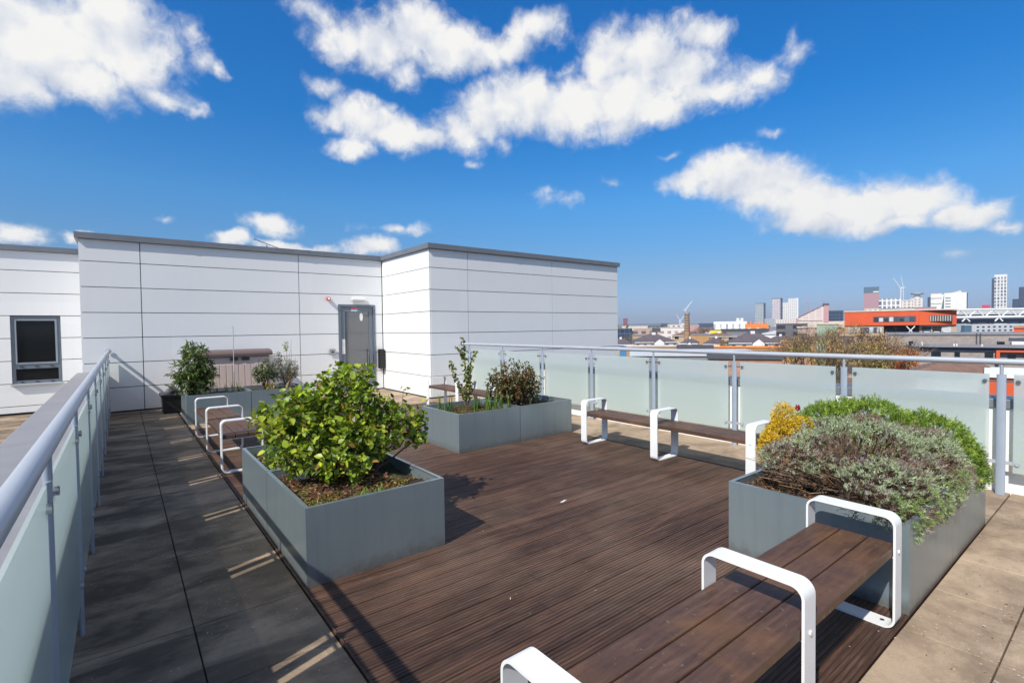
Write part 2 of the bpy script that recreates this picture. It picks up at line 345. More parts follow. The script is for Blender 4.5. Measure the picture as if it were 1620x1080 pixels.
def gridmat(name, wall, glass, cw, ch, fw_, fh, jit=.35):
    """a facade sheet: windows repeat every cw x ch metres"""
    m, t, b = mat(name); tcn = t.new('ShaderNodeTexCoord').outputs['Object']
    s = t.new('ShaderNodeSeparateXYZ'); t.l.new(tcn, s.inputs[0]); x = t.math('DIVIDE', t.math('ADD', s.outputs[0], s.outputs[1]), cw); z = t.math('DIVIDE', s.outputs[2], ch)
    fx = t.math('FRACT', x); fz = t.math('FRACT', z)
    mk = t.math('MULTIPLY', t.math('LESS_THAN', fx, fw_), t.math('LESS_THAN', fz, fh))
    cb = t.new('ShaderNodeCombineXYZ'); t.put(cb.inputs[0], t.math('FLOOR', x)); t.put(cb.inputs[1], t.math('FLOOR', z))
    wn = t.new('ShaderNodeTexWhiteNoise', noise_dimensions='2D'); t.l.new(cb.outputs[0], wn.inputs['Vector'])
    g = t.mix(t.math('MULTIPLY', wn.outputs[0], jit), c4(glass), c4(wall))
    t.put(b.inputs['Base Color'], t.mix(mk, c4(wall), g)); t.put(b.inputs['Roughness'], t.math('MULTIPLY_ADD', mk, -.4, .7))
gridmat('f_tower_blue', (.42, .45, .48), (.10, .14, .20), 3.2, 3.2, .62, .6)
gridmat('f_tower_pink', (.60, .52, .54), (.16, .19, .26), 3.4, 3.2, .55, .6)
gridmat('f_tower_white', (.72, .70, .68), (.26, .28, .32), 3.6, 3.2, .5, .55)
gridmat('f_white_frame', (.78, .76, .74), (.10, .12, .16), 4.2, 6.0, .66, .78)
gridmat('f_white_strips', (.74, .74, .72), (.20, .24, .30), 7, 20, .35, .8)
gridmat('f_pink_tower', (.42, .22, .24), (.34, .24, .28), 3, 3.2, .5, .5, .1)
gridmat('f_stripes', (.70, .58, .54), (.42, .34, .34), 9, 3.4, .8, .4, .5)
gridmat('f_glass_navy', (.06, .09, .15), (.02, .035, .07), 3, 3.4, .85, .8, .2)
gridmat('f_balcony', (.12, .115, .13), (.02, .02, .03), 7, 3.1, .55, .55, .2)
gridmat('f_buff', (.42, .30, .24), (.10, .08, .09), 5, 3.2, .55, .6)
gridmat('f_low_white', (.68, .62, .58), (.25, .22, .22), 4, 3.3, .5, .5)
M = MATS

# ------------------------------------------------------------------ mesh helpers
class MB:
    def __init__(s): s.v = []; s.f = []; s.sm = []; s.mi = []; s.m = 0
    def add(s, vs, fs, smooth=False):
        b = len(s.v); s.v += [tuple(p) for p in vs]; s.f += [tuple(i+b for i in q) for q in fs]
        s.sm += [smooth]*len(fs); s.mi += [s.m]*len(fs); return s
    def box(s, x0, x1, y0, y1, z0, z1, bev=0):
        if not bev:
            vs = [(x, y, z) for z in (z0, z1) for y in (y0, y1) for x in (x0, x1)]
            return s.add(vs, [(0, 2, 3, 1), (4, 5, 7, 6), (0, 1, 5, 4), (2, 6, 7, 3), (0, 4, 6, 2), (1, 3, 7, 5)])
        bm = bmesh.new(); bmesh.ops.create_cube(bm, size=1)
        for q in bm.verts: q.co = ((x0+x1)/2+q.co.x*(x1-x0), (y0+y1)/2+q.co.y*(y1-y0), (z0+z1)/2+q.co.z*(z1-z0))
        bmesh.ops.bevel(bm, geom=bm.edges[:], offset=bev, segments=2, profile=.5, affect='EDGES')
        bm.verts.index_update(); s.add([q.co[:] for q in bm.verts], [[q.index for q in f.verts] for f in bm.faces]); bm.free(); return s
    def tube(s, pts, rad, n=10, cap=True, sq=None):
        """round bar along points; rad one number or one per point"""
        pts = [Vector(p) for p in pts]; k = len(pts); rs = rad if isinstance(rad, (list, tuple)) else [rad]*k
        vs = []; prev = None
        for i, p in enumerate(pts):
            d = (pts[min(i+1, k-1)]-pts[max(i-1, 0)]).normalized()
            a = Vector((0, 0, 1)) if abs(d.z) < .9 else Vector((0, 1, 0))
            if prev is not None: a = prev
            x = (a-d*a.dot(d)).normalized(); y = d.cross(x); prev = x
            for j in range(n):
                t = 2*math.pi*j/n; vs.append(p+x*(rs[i]*math.cos(t)*(sq[0] if sq else 1))+y*(rs[i]*math.sin(t)*(sq[1] if sq else 1)))
        fs = [(i*n+j, i*n+(j+1) % n, (i+1)*n+(j+1) % n, (i+1)*n+j) for i in range(k-1) for j in range(n)]
        s.add(vs, fs, n > 4)
        if cap: s.add(vs[:n], [tuple(range(n))[::-1]]); s.add(vs[-n:], [tuple(range(n))])
        return s
    def prism(s, poly, axis, a, b):
        """poly: 2-D outline; axis x|y|z extruded from a to b"""
        n = len(poly)
        def P(p, t): return (t, p[0], p[1]) if axis == 'x' else (p[0], t, p[1]) if axis == 'y' else (p[0], p[1], t)
        vs = [P(p, a) for p in poly]+[P(p, b) for p in poly]
        return s.add(vs, [tuple(range(n)), tuple(range(2*n-1, n-1, -1))]+[(i, i+n, (i+1) % n+n, (i+1) % n) for i in range(n)])
    def build(s, name, mats, parent=None, origin=None, label=None):
        me = bpy.data.meshes.new(name)
        o = Vector(origin) if origin is not None else (root_loc(parent) if parent else Vector((0, 0, 0)))
        me.from_pydata([(p[0]-o.x, p[1]-o.y, p[2]-o.z) for p in s.v], [], s.f)
        for m in (mats if isinstance(mats, (list, tuple)) else [mats]): me.materials.append(M[m] if isinstance(m, str) else m)
        me.polygons.foreach_set('use_smooth', s.sm); me.polygons.foreach_set('material_index', s.mi)
        bm = bmesh.new(); bm.from_mesh(me); bmesh.ops.recalc_face_normals(bm, faces=bm.faces[:]); bm.to_mesh(me); bm.free()
        ob = bpy.data.objects.new(name, me); COL.objects.link(ob)
        if parent: ob.parent = parent
        elif origin is not None: ob.location = o
        if label: ob['label'] = label
        return ob
def root_loc(o):
    while o.parent: o = o.parent
    return o.location.copy() if o.type == 'EMPTY' else Vector((0, 0, 0))
def thing(name, label, cat, loc, group=None):
    o = bpy.data.objects.new(name, None); COL.objects.link(o); o.location = loc; o.empty_display_size = .1
    o['label'] = label; o['category'] = cat
    if group: o['group'] = group
    return o
def tag(o, label, cat, group=None):
    o['label'] = label; o['category'] = cat
    if group: o['group'] = group
    return o
def struct(o): o['kind'] = 'structure'; return o

def mesh_np(name, V, Fc, nper, col, material, parent=None):
    """V (n,3) vertices; faces all with nper corners; col (n,3) leaf colour per vertex"""
    me = bpy.data.meshes.new(name); n = len(V); k = len(Fc)
    if parent: V = V-np.array(root_loc(parent))
    me.vertices.add(n); me.vertices.foreach_set('co', V.astype(np.float32).ravel())
    me.loops.add(k*nper); me.loops.foreach_set('vertex_index', Fc.astype(np.int32).ravel())
    me.polygons.add(k); me.polygons.foreach_set('loop_start', np.arange(0, k*nper, nper, dtype=np.int32))
    me.polygons.foreach_set('use_smooth', np.zeros(k, dtype=bool)); me.update(calc_edges=True)
    ca = me.color_attributes.new('Col', 'FLOAT_COLOR', 'POINT'); ca.data.foreach_set('color', np.hstack([col, np.ones((n, 1))]).astype(np.float32).ravel())
    me.materials.append(M[material]); ob = bpy.data.objects.new(name, me); COL.objects.link(ob)
    if parent: ob.parent = parent
    return ob
def unit(a): return a/np.maximum(np.linalg.norm(a, axis=-1, keepdims=True), 1e-9)
LEAF = {'oval': [(0, 0, 0), (.28, .5, .07), (.62, .42, .05), (1, 0, -.10), (.62, -.42, .05), (.28, -.5, .07), (.5, 0, -.03)],
        'lance': [(0, 0, 0), (.25, .42, .05), (.6, .38, .0), (1, 0, -.22), (.6, -.38, .0), (.25, -.42, .05), (.5, 0, -.03)]}
LT = np.array([(0, 6, 1), (1, 6, 2), (2, 6, 3), (3, 6, 4), (4, 6, 5), (5, 6, 0)])
def leaves(name, pos, direc, nrm, ln, wd, col, material='leaf', shape='oval', parent=None, curl=1.0):
    n = len(pos); T_ = unit(direc); N = unit(nrm-T_*np.sum(nrm*T_, 1, keepdims=True)); B = np.cross(N, T_)
    pr = np.array(LEAF[shape]); k = len(pr)
    V = (pos[:, None]+T_[:, None]*(pr[None, :, 0:1]*ln[:, None, None])+B[:, None]*(pr[None, :, 1:2]*wd[:, None, None])+N[:, None]*(pr[None, :, 2:3]*ln[:, None, None]*curl))
    Fc = (LT[None]+(np.arange(n)*k)[:, None, None]).reshape(-1, 3)
    C = np.repeat(col[:, None], k, 1).reshape(-1, 3)
    return mesh_np(name, V.reshape(-1, 3), Fc, 3, C, material, parent)
def needles(name, pos, direc, ln, wd, col, material='leaf_matt', parent=None, bend=0.0):
    n = len(pos); T_ = unit(direc); S = unit(np.cross(T_, rng.normal(size=(n, 3))))
    V = np.stack([pos-S*wd[:, None]*.5, pos+S*wd[:, None]*.5, pos+T_*ln[:, None]*.6+S*wd[:, None]*.45+np.array([0, 0, -1])*bend*ln[:, None]*.2,
                  pos+T_*ln[:, None]+np.array([0, 0, -1])*bend*ln[:, None]], 1)
    Fc = (np.array([[0, 1, 2, 3]])+(np.arange(n)*4)[:, None]); C = np.repeat(col[:, None], 4, 1).reshape(-1, 3)
    return mesh_np(name, V.reshape(-1, 3), Fc, 4, C, material, parent)
def pick(n, cols, p=None, jit=.22):
    c = np.array(cols)[rng.choice(len(cols), n, p=p)]; return np.clip(c*(1+rng.normal(size=(n, 1))*jit), .004, 1)

# ================================================================== SETTING
WA, XB, YC, XE = 12.758, 5.566, 10.15, 12.08       # wall A plane, inner corner x, wall C plane, right end
XL, XR = -.204, 6.40                                # the two balustrades
# city ground
g = MB(); g.add([(-7500, -7500, -13), (7500, -7500, -13), (7500, 7500, -13), (-7500, 7500, -13)], [(0, 1, 2, 3)]); struct(g.build('ground', 'city_ground'))
# hills on the horizon
hb = MB(); N = 90; pts = []
for i in range(N):
    a = R(20+i*85/(N-1)); h = 14+9*math.sin(i*.21)+6*math.sin(i*.57+1)+3*random.random()
    for (r_, z) in ((5200, -13.5), (5450, h), (6500, h*.9), (7000, -13.5)): pts.append((math.sin(a)*r_, math.cos(a)*r_, z))
hb.add(pts, [(4*i+j, 4*i+j+1, 4*i+j+5, 4*i+j+4) for i in range(N-1) for j in range(3)]); struct(hb.build('hills', 'c_hill'))

# roof slab under terrace
b = MB(); b.box(-.30, 6.66, -3, 10.16, -.35, -.035); b.box(-.3, 5.57, 10.16, 12.77, -.35, -.035); b.m = 0
struct(b.build('terrace_base', 'joint_dark'))
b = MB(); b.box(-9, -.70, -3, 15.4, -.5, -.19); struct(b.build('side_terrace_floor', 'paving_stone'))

def slabs(regions):
    vs = MB(); tint = []
    for (xs, ys, ztop) in regions:
        for i in range(len(xs)-1):
            for j in range(len(ys)-1):
                g_ = .003; dz = random.uniform(-.0015, .0015); n0 = len(vs.v)
                vs.box(xs[i]+g_, xs[i+1]-g_, ys[j]+g_, ys[j+1]-g_, -.034, ztop+dz, .0035)
                tint += [random.random()]*(len(vs.v)-n0)
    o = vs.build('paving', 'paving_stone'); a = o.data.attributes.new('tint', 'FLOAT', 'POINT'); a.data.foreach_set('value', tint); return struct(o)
def fr(a, b_, st): 
    l = [a]
    while l[-1]+st < b_-.08: l.append(l[-1]+st)
    return l+[b_]
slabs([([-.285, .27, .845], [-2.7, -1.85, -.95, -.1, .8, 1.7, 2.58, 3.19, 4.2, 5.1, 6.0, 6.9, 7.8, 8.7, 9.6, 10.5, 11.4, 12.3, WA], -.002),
       (fr(.86, 6.62, .62) if False else [1.34, 1.96, 2.58, 3.20, 3.83, 4.45, 5.07, 5.69, 6.31, 6.515], [-2.6, -2.0, -1.4, -.8, -.2, .42, .789], -.002),
       ([.855, 1.34], [-2.6, -2.0, -1.4, -.8, -.2, .42, .789], -.002),
       ([5.385, 5.98, 6.515], [.793]+[.793+.62*k for k in range(1, 15)]+[9.66], -.002),
       ([.87, 1.47, 2.07, 2.67, 3.27, 3.87, 4.47, 5.07, 5.565], [9.68, 10.3, 10.9, 11.5, 12.1, WA], -.002),
       ([5.565, 6.1, 6.515], [9.68, 10.15], -.002)])
# deck of grooved boards, running along x
dk = MB(); y = .793; prof = []
y_end = 9.66; bw = .1425; gap = .0035
xs = [.862, 5.372]
while y < y_end:
    ng = 6; w_ = bw/ng; pr_ = [(y, -.03)]
    for k in range(ng):
        a0 = y+k*w_; pr_ += [(a0+.0012, 0), (a0+w_*.66, 0), (a0+w_*.74, -.0030), (a0+w_*.94, -.0030)]
    pr_ += [(y+bw, 0), (y+bw, -.03)]
    n = len(pr_); cuts = [xs[0], xs[1]]; 
    vs = [(x, p[0], p[1]+0) for x in cuts for p in pr_]
    dk.add(vs, [(i, i+1, n+i+1, n+i) for i in range(n-1)]); y += bw+gap
struct(dk.build('deck', 'deck_wood'))
b = MB(); b.box(.848, .860, .793, 9.67, -.03, .006); b.box(5.374, 5.383, .80, 9.67, -.03, .004); struct(b.build('deck_edging', 'deck_wood'))

# fallen leaves and grit on deck and paving
n = 420; px = np.concatenate([rng.uniform(2.2, 6.2, 200), rng.uniform(.3, .9, 120), rng.uniform(1, 5.3, 100)]); py = np.concatenate([rng.uniform(-.2, .9, 200), rng.uniform(2.8, 4.8, 120), rng.uniform(1, 9, 100)])
pos = np.stack([px, py, np.full(n, .006)], 1); nr = rng.normal(size=(n, 3))*.15+np.array([0, 0, 1])
o = leaves('leaf_litter', pos, rng.normal(size=(n, 3))*np.array([1, 1, .1]), nr, rng.uniform(.006, .018, n), rng.uniform(.004, .010, n), pick(n, [(.45, .30, .12), (.30, .14, .05), (.5, .42, .3)]), 'leaf_matt')
o['kind'] = 'stuff'; o['label'] = 'fallen bits of leaf and grit scattered over paving and deck'

# ------------------------------------------------------------------ rooftop building
PG = .014
def panels(mb, axis, plane, outward, a0, a1, splits, z0, z1, holes=(), rows=None):
    """cladding sheets on a wall; axis 'y' = wall in a y plane"""
    rows = rows or [0, .5, 1.0, 1.5, 2.0, 2.5, 3.0, 3.43]
    rows = [max(z0, r_) for r_ in rows if r_ <= z1+.01]
    cols = sorted([a0]+[s_ for s_ in splits]+[a1])
    for i in range(len(cols)-1):
        for j in range(len(rows)-1):
            x0, x1, r0, r1 = cols[i]+PG/2, cols[i+1]-PG/2, rows[j]+PG/2, rows[j+1]-PG/2
            rects = [(x0, x1, r0, r1)]
            for (hx0, hx1, hz0, hz1) in holes:
                nr_ = []
                for (a, b_, c, d) in rects:
                    if hx1 <= a or hx0 >= b_ or hz1 <= c or hz0 >= d: nr_.append((a, b_, c, d)); continue
                    if hx0 > a: nr_.append((a, hx0, c, d))
                    if hx1 < b_: nr_.append((hx1, b_, c, d))
                    m0, m1 = max(a, hx0), min(b_, hx1)
                    if hz1 < d: nr_.append((m0, m1, hz1, d))
                    if hz0 > c: nr_.append((m0, m1, c, hz0))
                rects = nr_
            for (a, b_, c, d) in rects:
                if b_-a < .012 or d-c < .012: continue
                t0, t1 = sorted((plane, plane-outward*.02))
                if axis == 'y': mb.box(a, b_, t0, t1, c, d)
                else: mb.box(t0, t1, a, b_, c, d)
bl = thing('rooftop_building', 'white panel clad rooftop building with grey door and dark panel joints', 'building', (2.5, 14, 0))
DX0, DX1, DZ1 = 4.374, 5.349, 2.245
core = MB()
core.box(-.585, DX0, WA+.02, 19, -13, 3.40); core.box(DX1, 11.9, WA+.02, 19, -13, 3.40)
core.box(DX0, DX1, WA+.10, 19, -13, 3.40); core.box(DX0, DX1, WA+.02, WA+.10, DZ1, 3.40)
core.box(XB+.02, XE-.02, YC+.02, WA+.02, -13, 3.40)
core.build('core', 'joint_dark', bl)
pn = MB(); panels(pn, 'y', WA, -1, -.60, XB-.012, [.349, 3.432], .02, 3.43, [(DX0-.005, DX1+.005, 0, DZ1+.005)]); pn.build('front_cladding', 'panel_front', bl)
pn = MB(); panels(pn, 'x', XB, -1, YC+.003, WA-.004, [], .02, 3.43); pn.build('return_cladding', 'panel_front', bl)
pn = MB(); panels(pn, 'y', YC, -1, XB+.022, XE, [6.607, 9.352], .02, 3.43, rows=[0, .5, 1.0, 1.5, 2.0, 2.5, 3.0, 3.43]); 
pn.build('side_cladding', 'panel_front', bl)
pn = MB(); panels(pn, 'x', -.605, -1, WA+.03, 15.38, [], -.15, 3.43); pn.build('end_cladding', 'panel_front', bl)
f = MB(); z0, z1 = 3.43, 3.545
f.box(-.66, XB+.06, WA-.06, WA+.3, z0, z1); f.box(XB-.06, XB+.30, YC+.30, WA-.061, z0, z1); f.box(XB-.06, XE+.05, YC-.06, YC+.299, z0, z1)
f.box(XE-.3, XE+.05, YC+.30, 19, z0, z1); f.box(-.66, -.36, WA+.301, 19, z0, z1); f.box(-.357, XE-.302, WA+.30, 19, z0-.02, z0+.02)
# lap joints of the coping
for x in (1.15, 3.6): f.box(x, x+.10, WA-.064, WA-.0605, z0-.003, z1+.003)
for x in (8.0, 10.4): f.box(x, x+.10, YC-.064, YC-.0605, z0-.003, z1+.003)
f.build('roof_coping', 'fascia', bl)
f = MB(); f.box(-.28, DX0-.01, WA-.012, WA-.001, -.001, .020); f.box(DX1+.01, XB-.02, WA-.012, WA-.001, -.001, .020); f.box(XB-.012, XB-.001, YC-.011, WA-.013, -.001, .02); f.box(XB, 6.515, YC-.012, YC-.001, -.001, .02); f.build('skirting', 'joint_dark', bl)
# door
df = MB(); fy0, fy1 = WA-.010, WA+.09
df.box(DX0, DX0+.055, fy0, fy1, .0, DZ1); df.box(DX1-.055, DX1, fy0, fy1, .0, DZ1); df.box(DX0+.055, DX1-.055, fy0, fy1, DZ1-.055, DZ1); df.box(DX0+.055, DX1-.055, fy0, fy1, 0, .03)
door = df.build('door', 'frame_grey', bl)
lx0, lx1, ly = DX0+.06, DX1-.06, WA+.015
lf = MB(); lf.box(lx0, lx0+.11, ly, ly+.045, .035, DZ1-.06, .004); lf.box(lx1-.11, lx1, ly, ly+.045, .035, DZ1-.06, .004); lf.box(lx0+.11, lx1-.11, ly, ly+.045, DZ1-.175, DZ1-.06); lf.box(lx0+.11, lx1-.11, ly, ly+.045, .035, .16)
lf.build('leaf_frame', 'frame_grey', door)
MB().box(lx0+.11, lx1-.11, ly+.018, ly+.028, .16, DZ1-.175).build('pane', 'door_glass', door)
MB().box(lx0+.02, lx0+.10, ly-.004, ly-.0005, .98, 1.36).build('push_plate', 'white_plastic', door)
h = MB(); h.tube([(lx1-.135, ly-.002, .45), (lx1-.135, ly-.05, .45), (lx1-.135, ly-.05, 1.08), (lx1-.135, ly-.002, 1.08)], .011, 8); h.build('handle', 'black_plastic', door)
for z in (.25, 1.2, 2.05): MB().tube([(lx1+.012, ly-.012, z), (lx1+.012, ly-.012, z+.12)], .013, 8).build('hinge', 'steel', door)
s_ = MB(); s_.box(4.705, 4.87, ly-.003, ly-.0005, DZ1-.13, DZ1-.075); so = s_.build('door_sign', 'paper_red', door, label='small red and pale blue notice above the door pane')
MB().box(4.705, 4.87, ly-.003, ly-.0005, DZ1-.170, DZ1-.131).build('sign_stripe', 'paper_blue', door)
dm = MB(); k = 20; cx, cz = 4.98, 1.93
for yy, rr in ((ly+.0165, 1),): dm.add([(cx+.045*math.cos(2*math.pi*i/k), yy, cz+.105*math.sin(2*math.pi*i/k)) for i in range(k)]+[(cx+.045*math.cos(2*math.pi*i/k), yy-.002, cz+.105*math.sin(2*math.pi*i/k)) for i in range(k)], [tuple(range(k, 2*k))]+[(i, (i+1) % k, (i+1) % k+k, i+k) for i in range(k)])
dm.build('oval_glint', 'white_plastic', door)  # white oval set on the pane in place of a light reflected there
# fittings on the wall
a = thing('alarm_sounder', 'round red alarm sounder fixed high on the wall left of the door', 'alarm', (4.123, WA-.02, 2.376))
MB().tube([(4.123, WA-.021, 2.376), (4.123, WA-.075, 2.376)], [.052, .047], 20).build('base', 'red_plastic', a)
MB().tube([(4.123, WA-.076, 2.376), (4.123, WA-.105, 2.376)], [.032, .020], 16).build('lens', 'white_plastic', a)
a = thing('wall_light', 'white oblong bulkhead light on the wall above the grey door', 'light', (4.87, WA-.02, 2.38))
MB().box(4.68, 5.07, WA-.045, WA-.021, 2.335, 2.435, .008).build('backplate', 'white_plastic', a); MB().box(4.70, 5.05, WA-.115, WA-.046, 2.345, 2.425, .022).build('diffuser', 'paper_white', a)
a = thing('entry_keypad', 'small grey square entry switch on the wall left of the door', 'switch', (4.2, WA-.02, 1.05))
MB().box(4.13, 4.275, WA-.035, WA-.021, .965, 1.12, .005).build('plate', 'steel', a); MB().box(4.18, 4.225, WA-.040, WA-.0355, 1.02, 1.065, .002).build('button', 'black_plastic', a)
a = thing('post_box', 'tall black box on the wall between the door and the corner', 'box', (5.47, WA-.02, .8))
MB().box(5.395, 5.535, WA-.16, WA-.021, .56, 1.075, .01).build('body', 'black_plastic', a); MB().tube([(5.48, WA-.10, .559), (5.48, WA-.10, .47)], .014, 8).build('cable_pipe', 'cream_plastic', a)
a = thing('aerial', 'thin black television aerial lying low behind the roof edge', 'aerial', (3.0, 14.2, 3.43))
MB().tube([(3.05, 14.2, 3.42), (3.05, 14.2, 3.83)], .012, 6).build('mast', 'black_plastic', a)
e = MB(); e.tube([(2.75, 14.2, 3.95), (3.35, 14.2, 3.76)], .008, 5)
for k in range(7): e.tube([(2.78+k*.085, 14.08, 3.94-k*.027), (2.78+k*.085, 14.32, 3.94-k*.027)], .004, 4)
e.build('boom', 'black_plastic', a)

# neighbouring lower wing with the window
DY = 15.4
bn = thing('neighbouring_wing', 'white panelled wing with a dark window beyond the left parapet', 'building', (-3, 16, -.19))
WX0, WX1, WZ0, WZ1 = -1.905, -1.085, .49, 1.99
c_ = MB(); c_.box(-9, WX0, DY+.02, 20, -13, 3.40); c_.box(WX1, -.626, DY+.02, 20, -13, 3.4); c_.box(WX0, WX1, DY+.02, 20, -13, WZ0-.02); c_.box(WX0, WX1, DY+.02, 20, WZ1+.01, 3.4); c_.box(WX0, WX1, DY+.9, 20, WZ0-.02, WZ1+.01); c_.build('core', 'joint_dark', bn)
pn = MB(); panels(pn, 'y', DY, -1, -9, -.628, [-5.2], -.15, 3.43, [(WX0-.003, WX1+.003, WZ0, WZ1)], rows=[-.15, 0.0, .5, 1.0, 1.5, 2.0, 2.5, 3.0, 3.43]); pn.build('cladding', 'panel_front', bn)
MB().box(-9, -.664, DY-.06, DY+.3, 3.43, 3.545).build('roof_coping', 'fascia', bn)
wy = DY+.03; wf = MB(); t_ = .060
for (a0, a1, c0, c1) in ((WX0, WX0+t_, WZ0, WZ1), (WX1-t_, WX1, WZ0, WZ1), (WX0+t_, WX1-t_, WZ1-t_, WZ1), (WX0+t_, WX1-t_, WZ0, WZ0+.07), (WX0+t_, WX1-t_, .82, .92)): wf.box(a0, a1, wy, wy+.07, c0, c1)
win = wf.build('window', 'frame_grey', bn)
MB().box(WX0+t_, WX1-t_, wy+.03, wy+.04, .92, WZ1-t_).build('pane', 'dark_pane', win); MB().box(WX0+t_, WX1-t_, wy+.03, wy+.04, WZ0+.07, .82).build('pane', 'dark_pane', win)
sf = MB(); i0, i1 = WX0+t_+.003, WX1-t_-.003
for (a0, a1, c0, c1) in ((i0, i0+.026, .923, WZ1-t_-.003), (i1-.035, i1, .923, WZ1-t_-.003), (i0+.035, i1-.035, WZ1-t_-.04, WZ1-t_-.003), (i0+.035, i1-.035, .923, .96)): sf.box(a0, a1, wy-.012, wy+.028, c0, c1)
sf.build('sash', 'sash_grey', win)
MB().box(WX0-.02, WX1+.02, DY-.07, wy+.01, WZ0-.03, WZ0-.002).build('sill', 'rail_paint', win)
lk = MB()
for x in (-1.75, -1.5, -1.25):
    MB().box(x-.03, x+.03, wy-.018, wy-.001, .86, .878).build('catch', 'black_plastic', win); MB().box(x-.03, x+.03, wy-.018, wy-.001, .515, .533).build('catch', 'black_plastic', win)

# parapets
def parapet(xi, xo, label, y0, y1, capz):
    t = thing('parapet_wall', label, 'wall', ((xi+xo)/2, 4, 0)); sx = 1 if xo > xi else -1
    a, b_ = sorted((xi+sx*.02, xo-sx*.02)); MB().box(a, b_, y0, y1, -13, capz-.045).build('upstand', 'white_wall', t)
    a, b_ = sorted((xi, xo)); c = MB()
    yy = y0
    while yy < y1-.01: ye = min(yy+2.6, y1); c.box(a, b_, yy+.002, ye-.002, capz-.085 if sx > 0 else capz-.044, capz, .006); yy = ye
    c.build('coping', 'fascia' if sx > 0 else 'lead', t)
plain('lead', (.30, .295, .31), .55, .25, .12, 3)
parapet(-.283, -.685, 'low parapet wall topped with a wide grey coping along the left balustrade', -3, 12.756, .835)
parapet(6.500, 6.90, 'low white parapet wall standing behind the right glass balustrade', -3, 10.146, .872)

# ------------------------------------------------------------------ balustrades
def balustrade(X, ys, y0, y1, label, side):
    t = thing('glass_balustrade', label, 'balustrade', (X, (y0+y1)/2, 0))
    r = MB(); r.tube([(X, y0, 1.232), (X, y1, 1.232)], .0285, 20)
    for yy in (y1,): r.tube([(X, yy-.012, 1.232), (X, yy-.004, 1.232)], .045, 20)
    r.build('handrail', 'rail_paint', t)
    for Y in ys:
        p = MB(); p.tube([(X, Y, -.03), (X, Y, 1.115)], .034, 18, sq=(1.0, .36)); p.tube([(X, Y, 1.1155), (X, Y, 1.215)], .0135, 12)
        po = p.build('post', 'post_paint', t)
        for z in (1.05, .30):
            for s2 in (-1, 1):
                br = MB(); br.box(X-.004, X+.004, min(Y+s2*.028, Y+s2*.125), max(Y+s2*.028, Y+s2*.125), z-.016 if z < .5 else z-.008, z+.016 if z < .5 else z+.008)
                br.tube([(X-.022, Y+s2*.112, z), (X+.020, Y+s2*.112, z)], .0165, 12)
                br.build('clamp', 'rail_paint' if z < .5 else 'steel', po)
    e = [y0]+list(ys)+[y1]
    for i in range(len(e)-1):
        a = e[i]+(.082 if i else .01); b_ = e[i+1]-(.082 if i < len(e)-2 else .03)
        if b_-a < .2: continue
        MB().box(X-.0055, X+.0055, a, b_, .215, 1.115).build('glass_panel', 'frosted_glass', t)
    return t
balustrade(XR, [.85+1.279*k for k in range(-2, 8)], -2.9, YC-.022, 'long frosted glass balustrade with pale rail beside the right hand parapet', 1)
balustrade(XL, [2.24+1.255*k for k in range(-3, 9)], -2.9, WA-.022, 'frosted glass balustrade in shade along the dark walkway on the left', -1)

# ------------------------------------------------------------------ benches
def hoop_profile(wd, ht, r=.055, th=.011, n=7):
    outp = []; inp = []
    for (cx, cz, a0) in ((wd-r, ht-r, 0), (r, ht-r, 90), (r, r, 180), (wd-r, r, 270)):
        for k in range(n+1):
            a = R(a0+90*k/n); outp.append((cx+r*math.cos(a), cz+r*math.sin(a))); inp.append((cx+(r-th)*math.cos(a), cz+(r-th)*math.sin(a)))
    return outp, inp
def bench(label, loc, rot, hoops, sw=.10, wd=.43, ht=.595):
    """local x runs along the bench, y across; hoops = near edge of every frame strip"""
    t = thing('bench', label, 'bench', (0, 0, 0), 'timber benches with white hoop frames')
    L = hoops[-1]+sw; o_, i_ = hoop_profile(wd, ht)
    n = len(o_)
    for hx in hoops:
        b_ = MB(); vs = []
        for x in (hx, hx+sw): vs += [(x, p[0], p[1]) for p in o_]+[(x, p[0], p[1]) for p in i_]
        fs = []; 
        b_.add(vs, [(k, (k+1) % n, (k+1) % n+2*n, k+2*n) for k in range(n)]+[(k+n, k+3*n, (k+1) % n+3*n, (k+1) % n+n) for k in range(n)], True)
        b_.add(vs, [(k, k+n, (k+1) % n+n, (k+1) % n) for k in range(n)]+[(k+2*n, (k+1) % n+2*n, (k+1) % n+3*n, k+3*n) for k in range(n)])
        fo = b_.build('hoop_frame', 'bench_white', t)
        ob = MB()
        for yy in (.07, wd-.07): ob.tube([(hx+sw*.5, yy, .0112), (hx+sw*.5, yy, .0150)], .011, 10)
        ob.build('fixing_bolt', 'steel', fo)
        sb = MB(); sb.tube([(hx+sw*.5, -.006, .405), (hx+sw*.5, .0005, .405)], .010, 10); sb.tube([(hx+sw*.5, wd-.0005, .405), (hx+sw*.5, wd+.006, .405)], .010, 10)
        sb.build('side_bolt', 'bench_white', fo)
    s = MB(); pw = (wd-.03-.016)/3
    for k in range(3):
        y0 = .015+k*(pw+.008); s.box(.012, L-.012, y0, y0+pw, .385, .430, .005)
    s.build('seat', 'seat_wood', t)
    u_ = MB()
    for hx in hoops: u_.box(hx+.02, hx+sw-.02, .0115, wd-.0115, .372, .3845)
    u_.build('seat_bearer', 'bench_white', t)
    t.location = loc; t.rotation_euler = (0, 0, rot); return t
bench('nearest timber bench with three white hoops, its end against the lavender planter', (.90, .800, 0), 0, [0, 1.125, 2.225])
bench('timber bench with white hoops in the sun beside the right glass balustrade', (5.385, 2.42, 0), R(90), [0, 1.16, 2.30])
bench('timber bench with white hoops between the leafy shrub planter and the back planter', (1.285, 6.40, 0), R(90), [0, 1.225, 2.44])
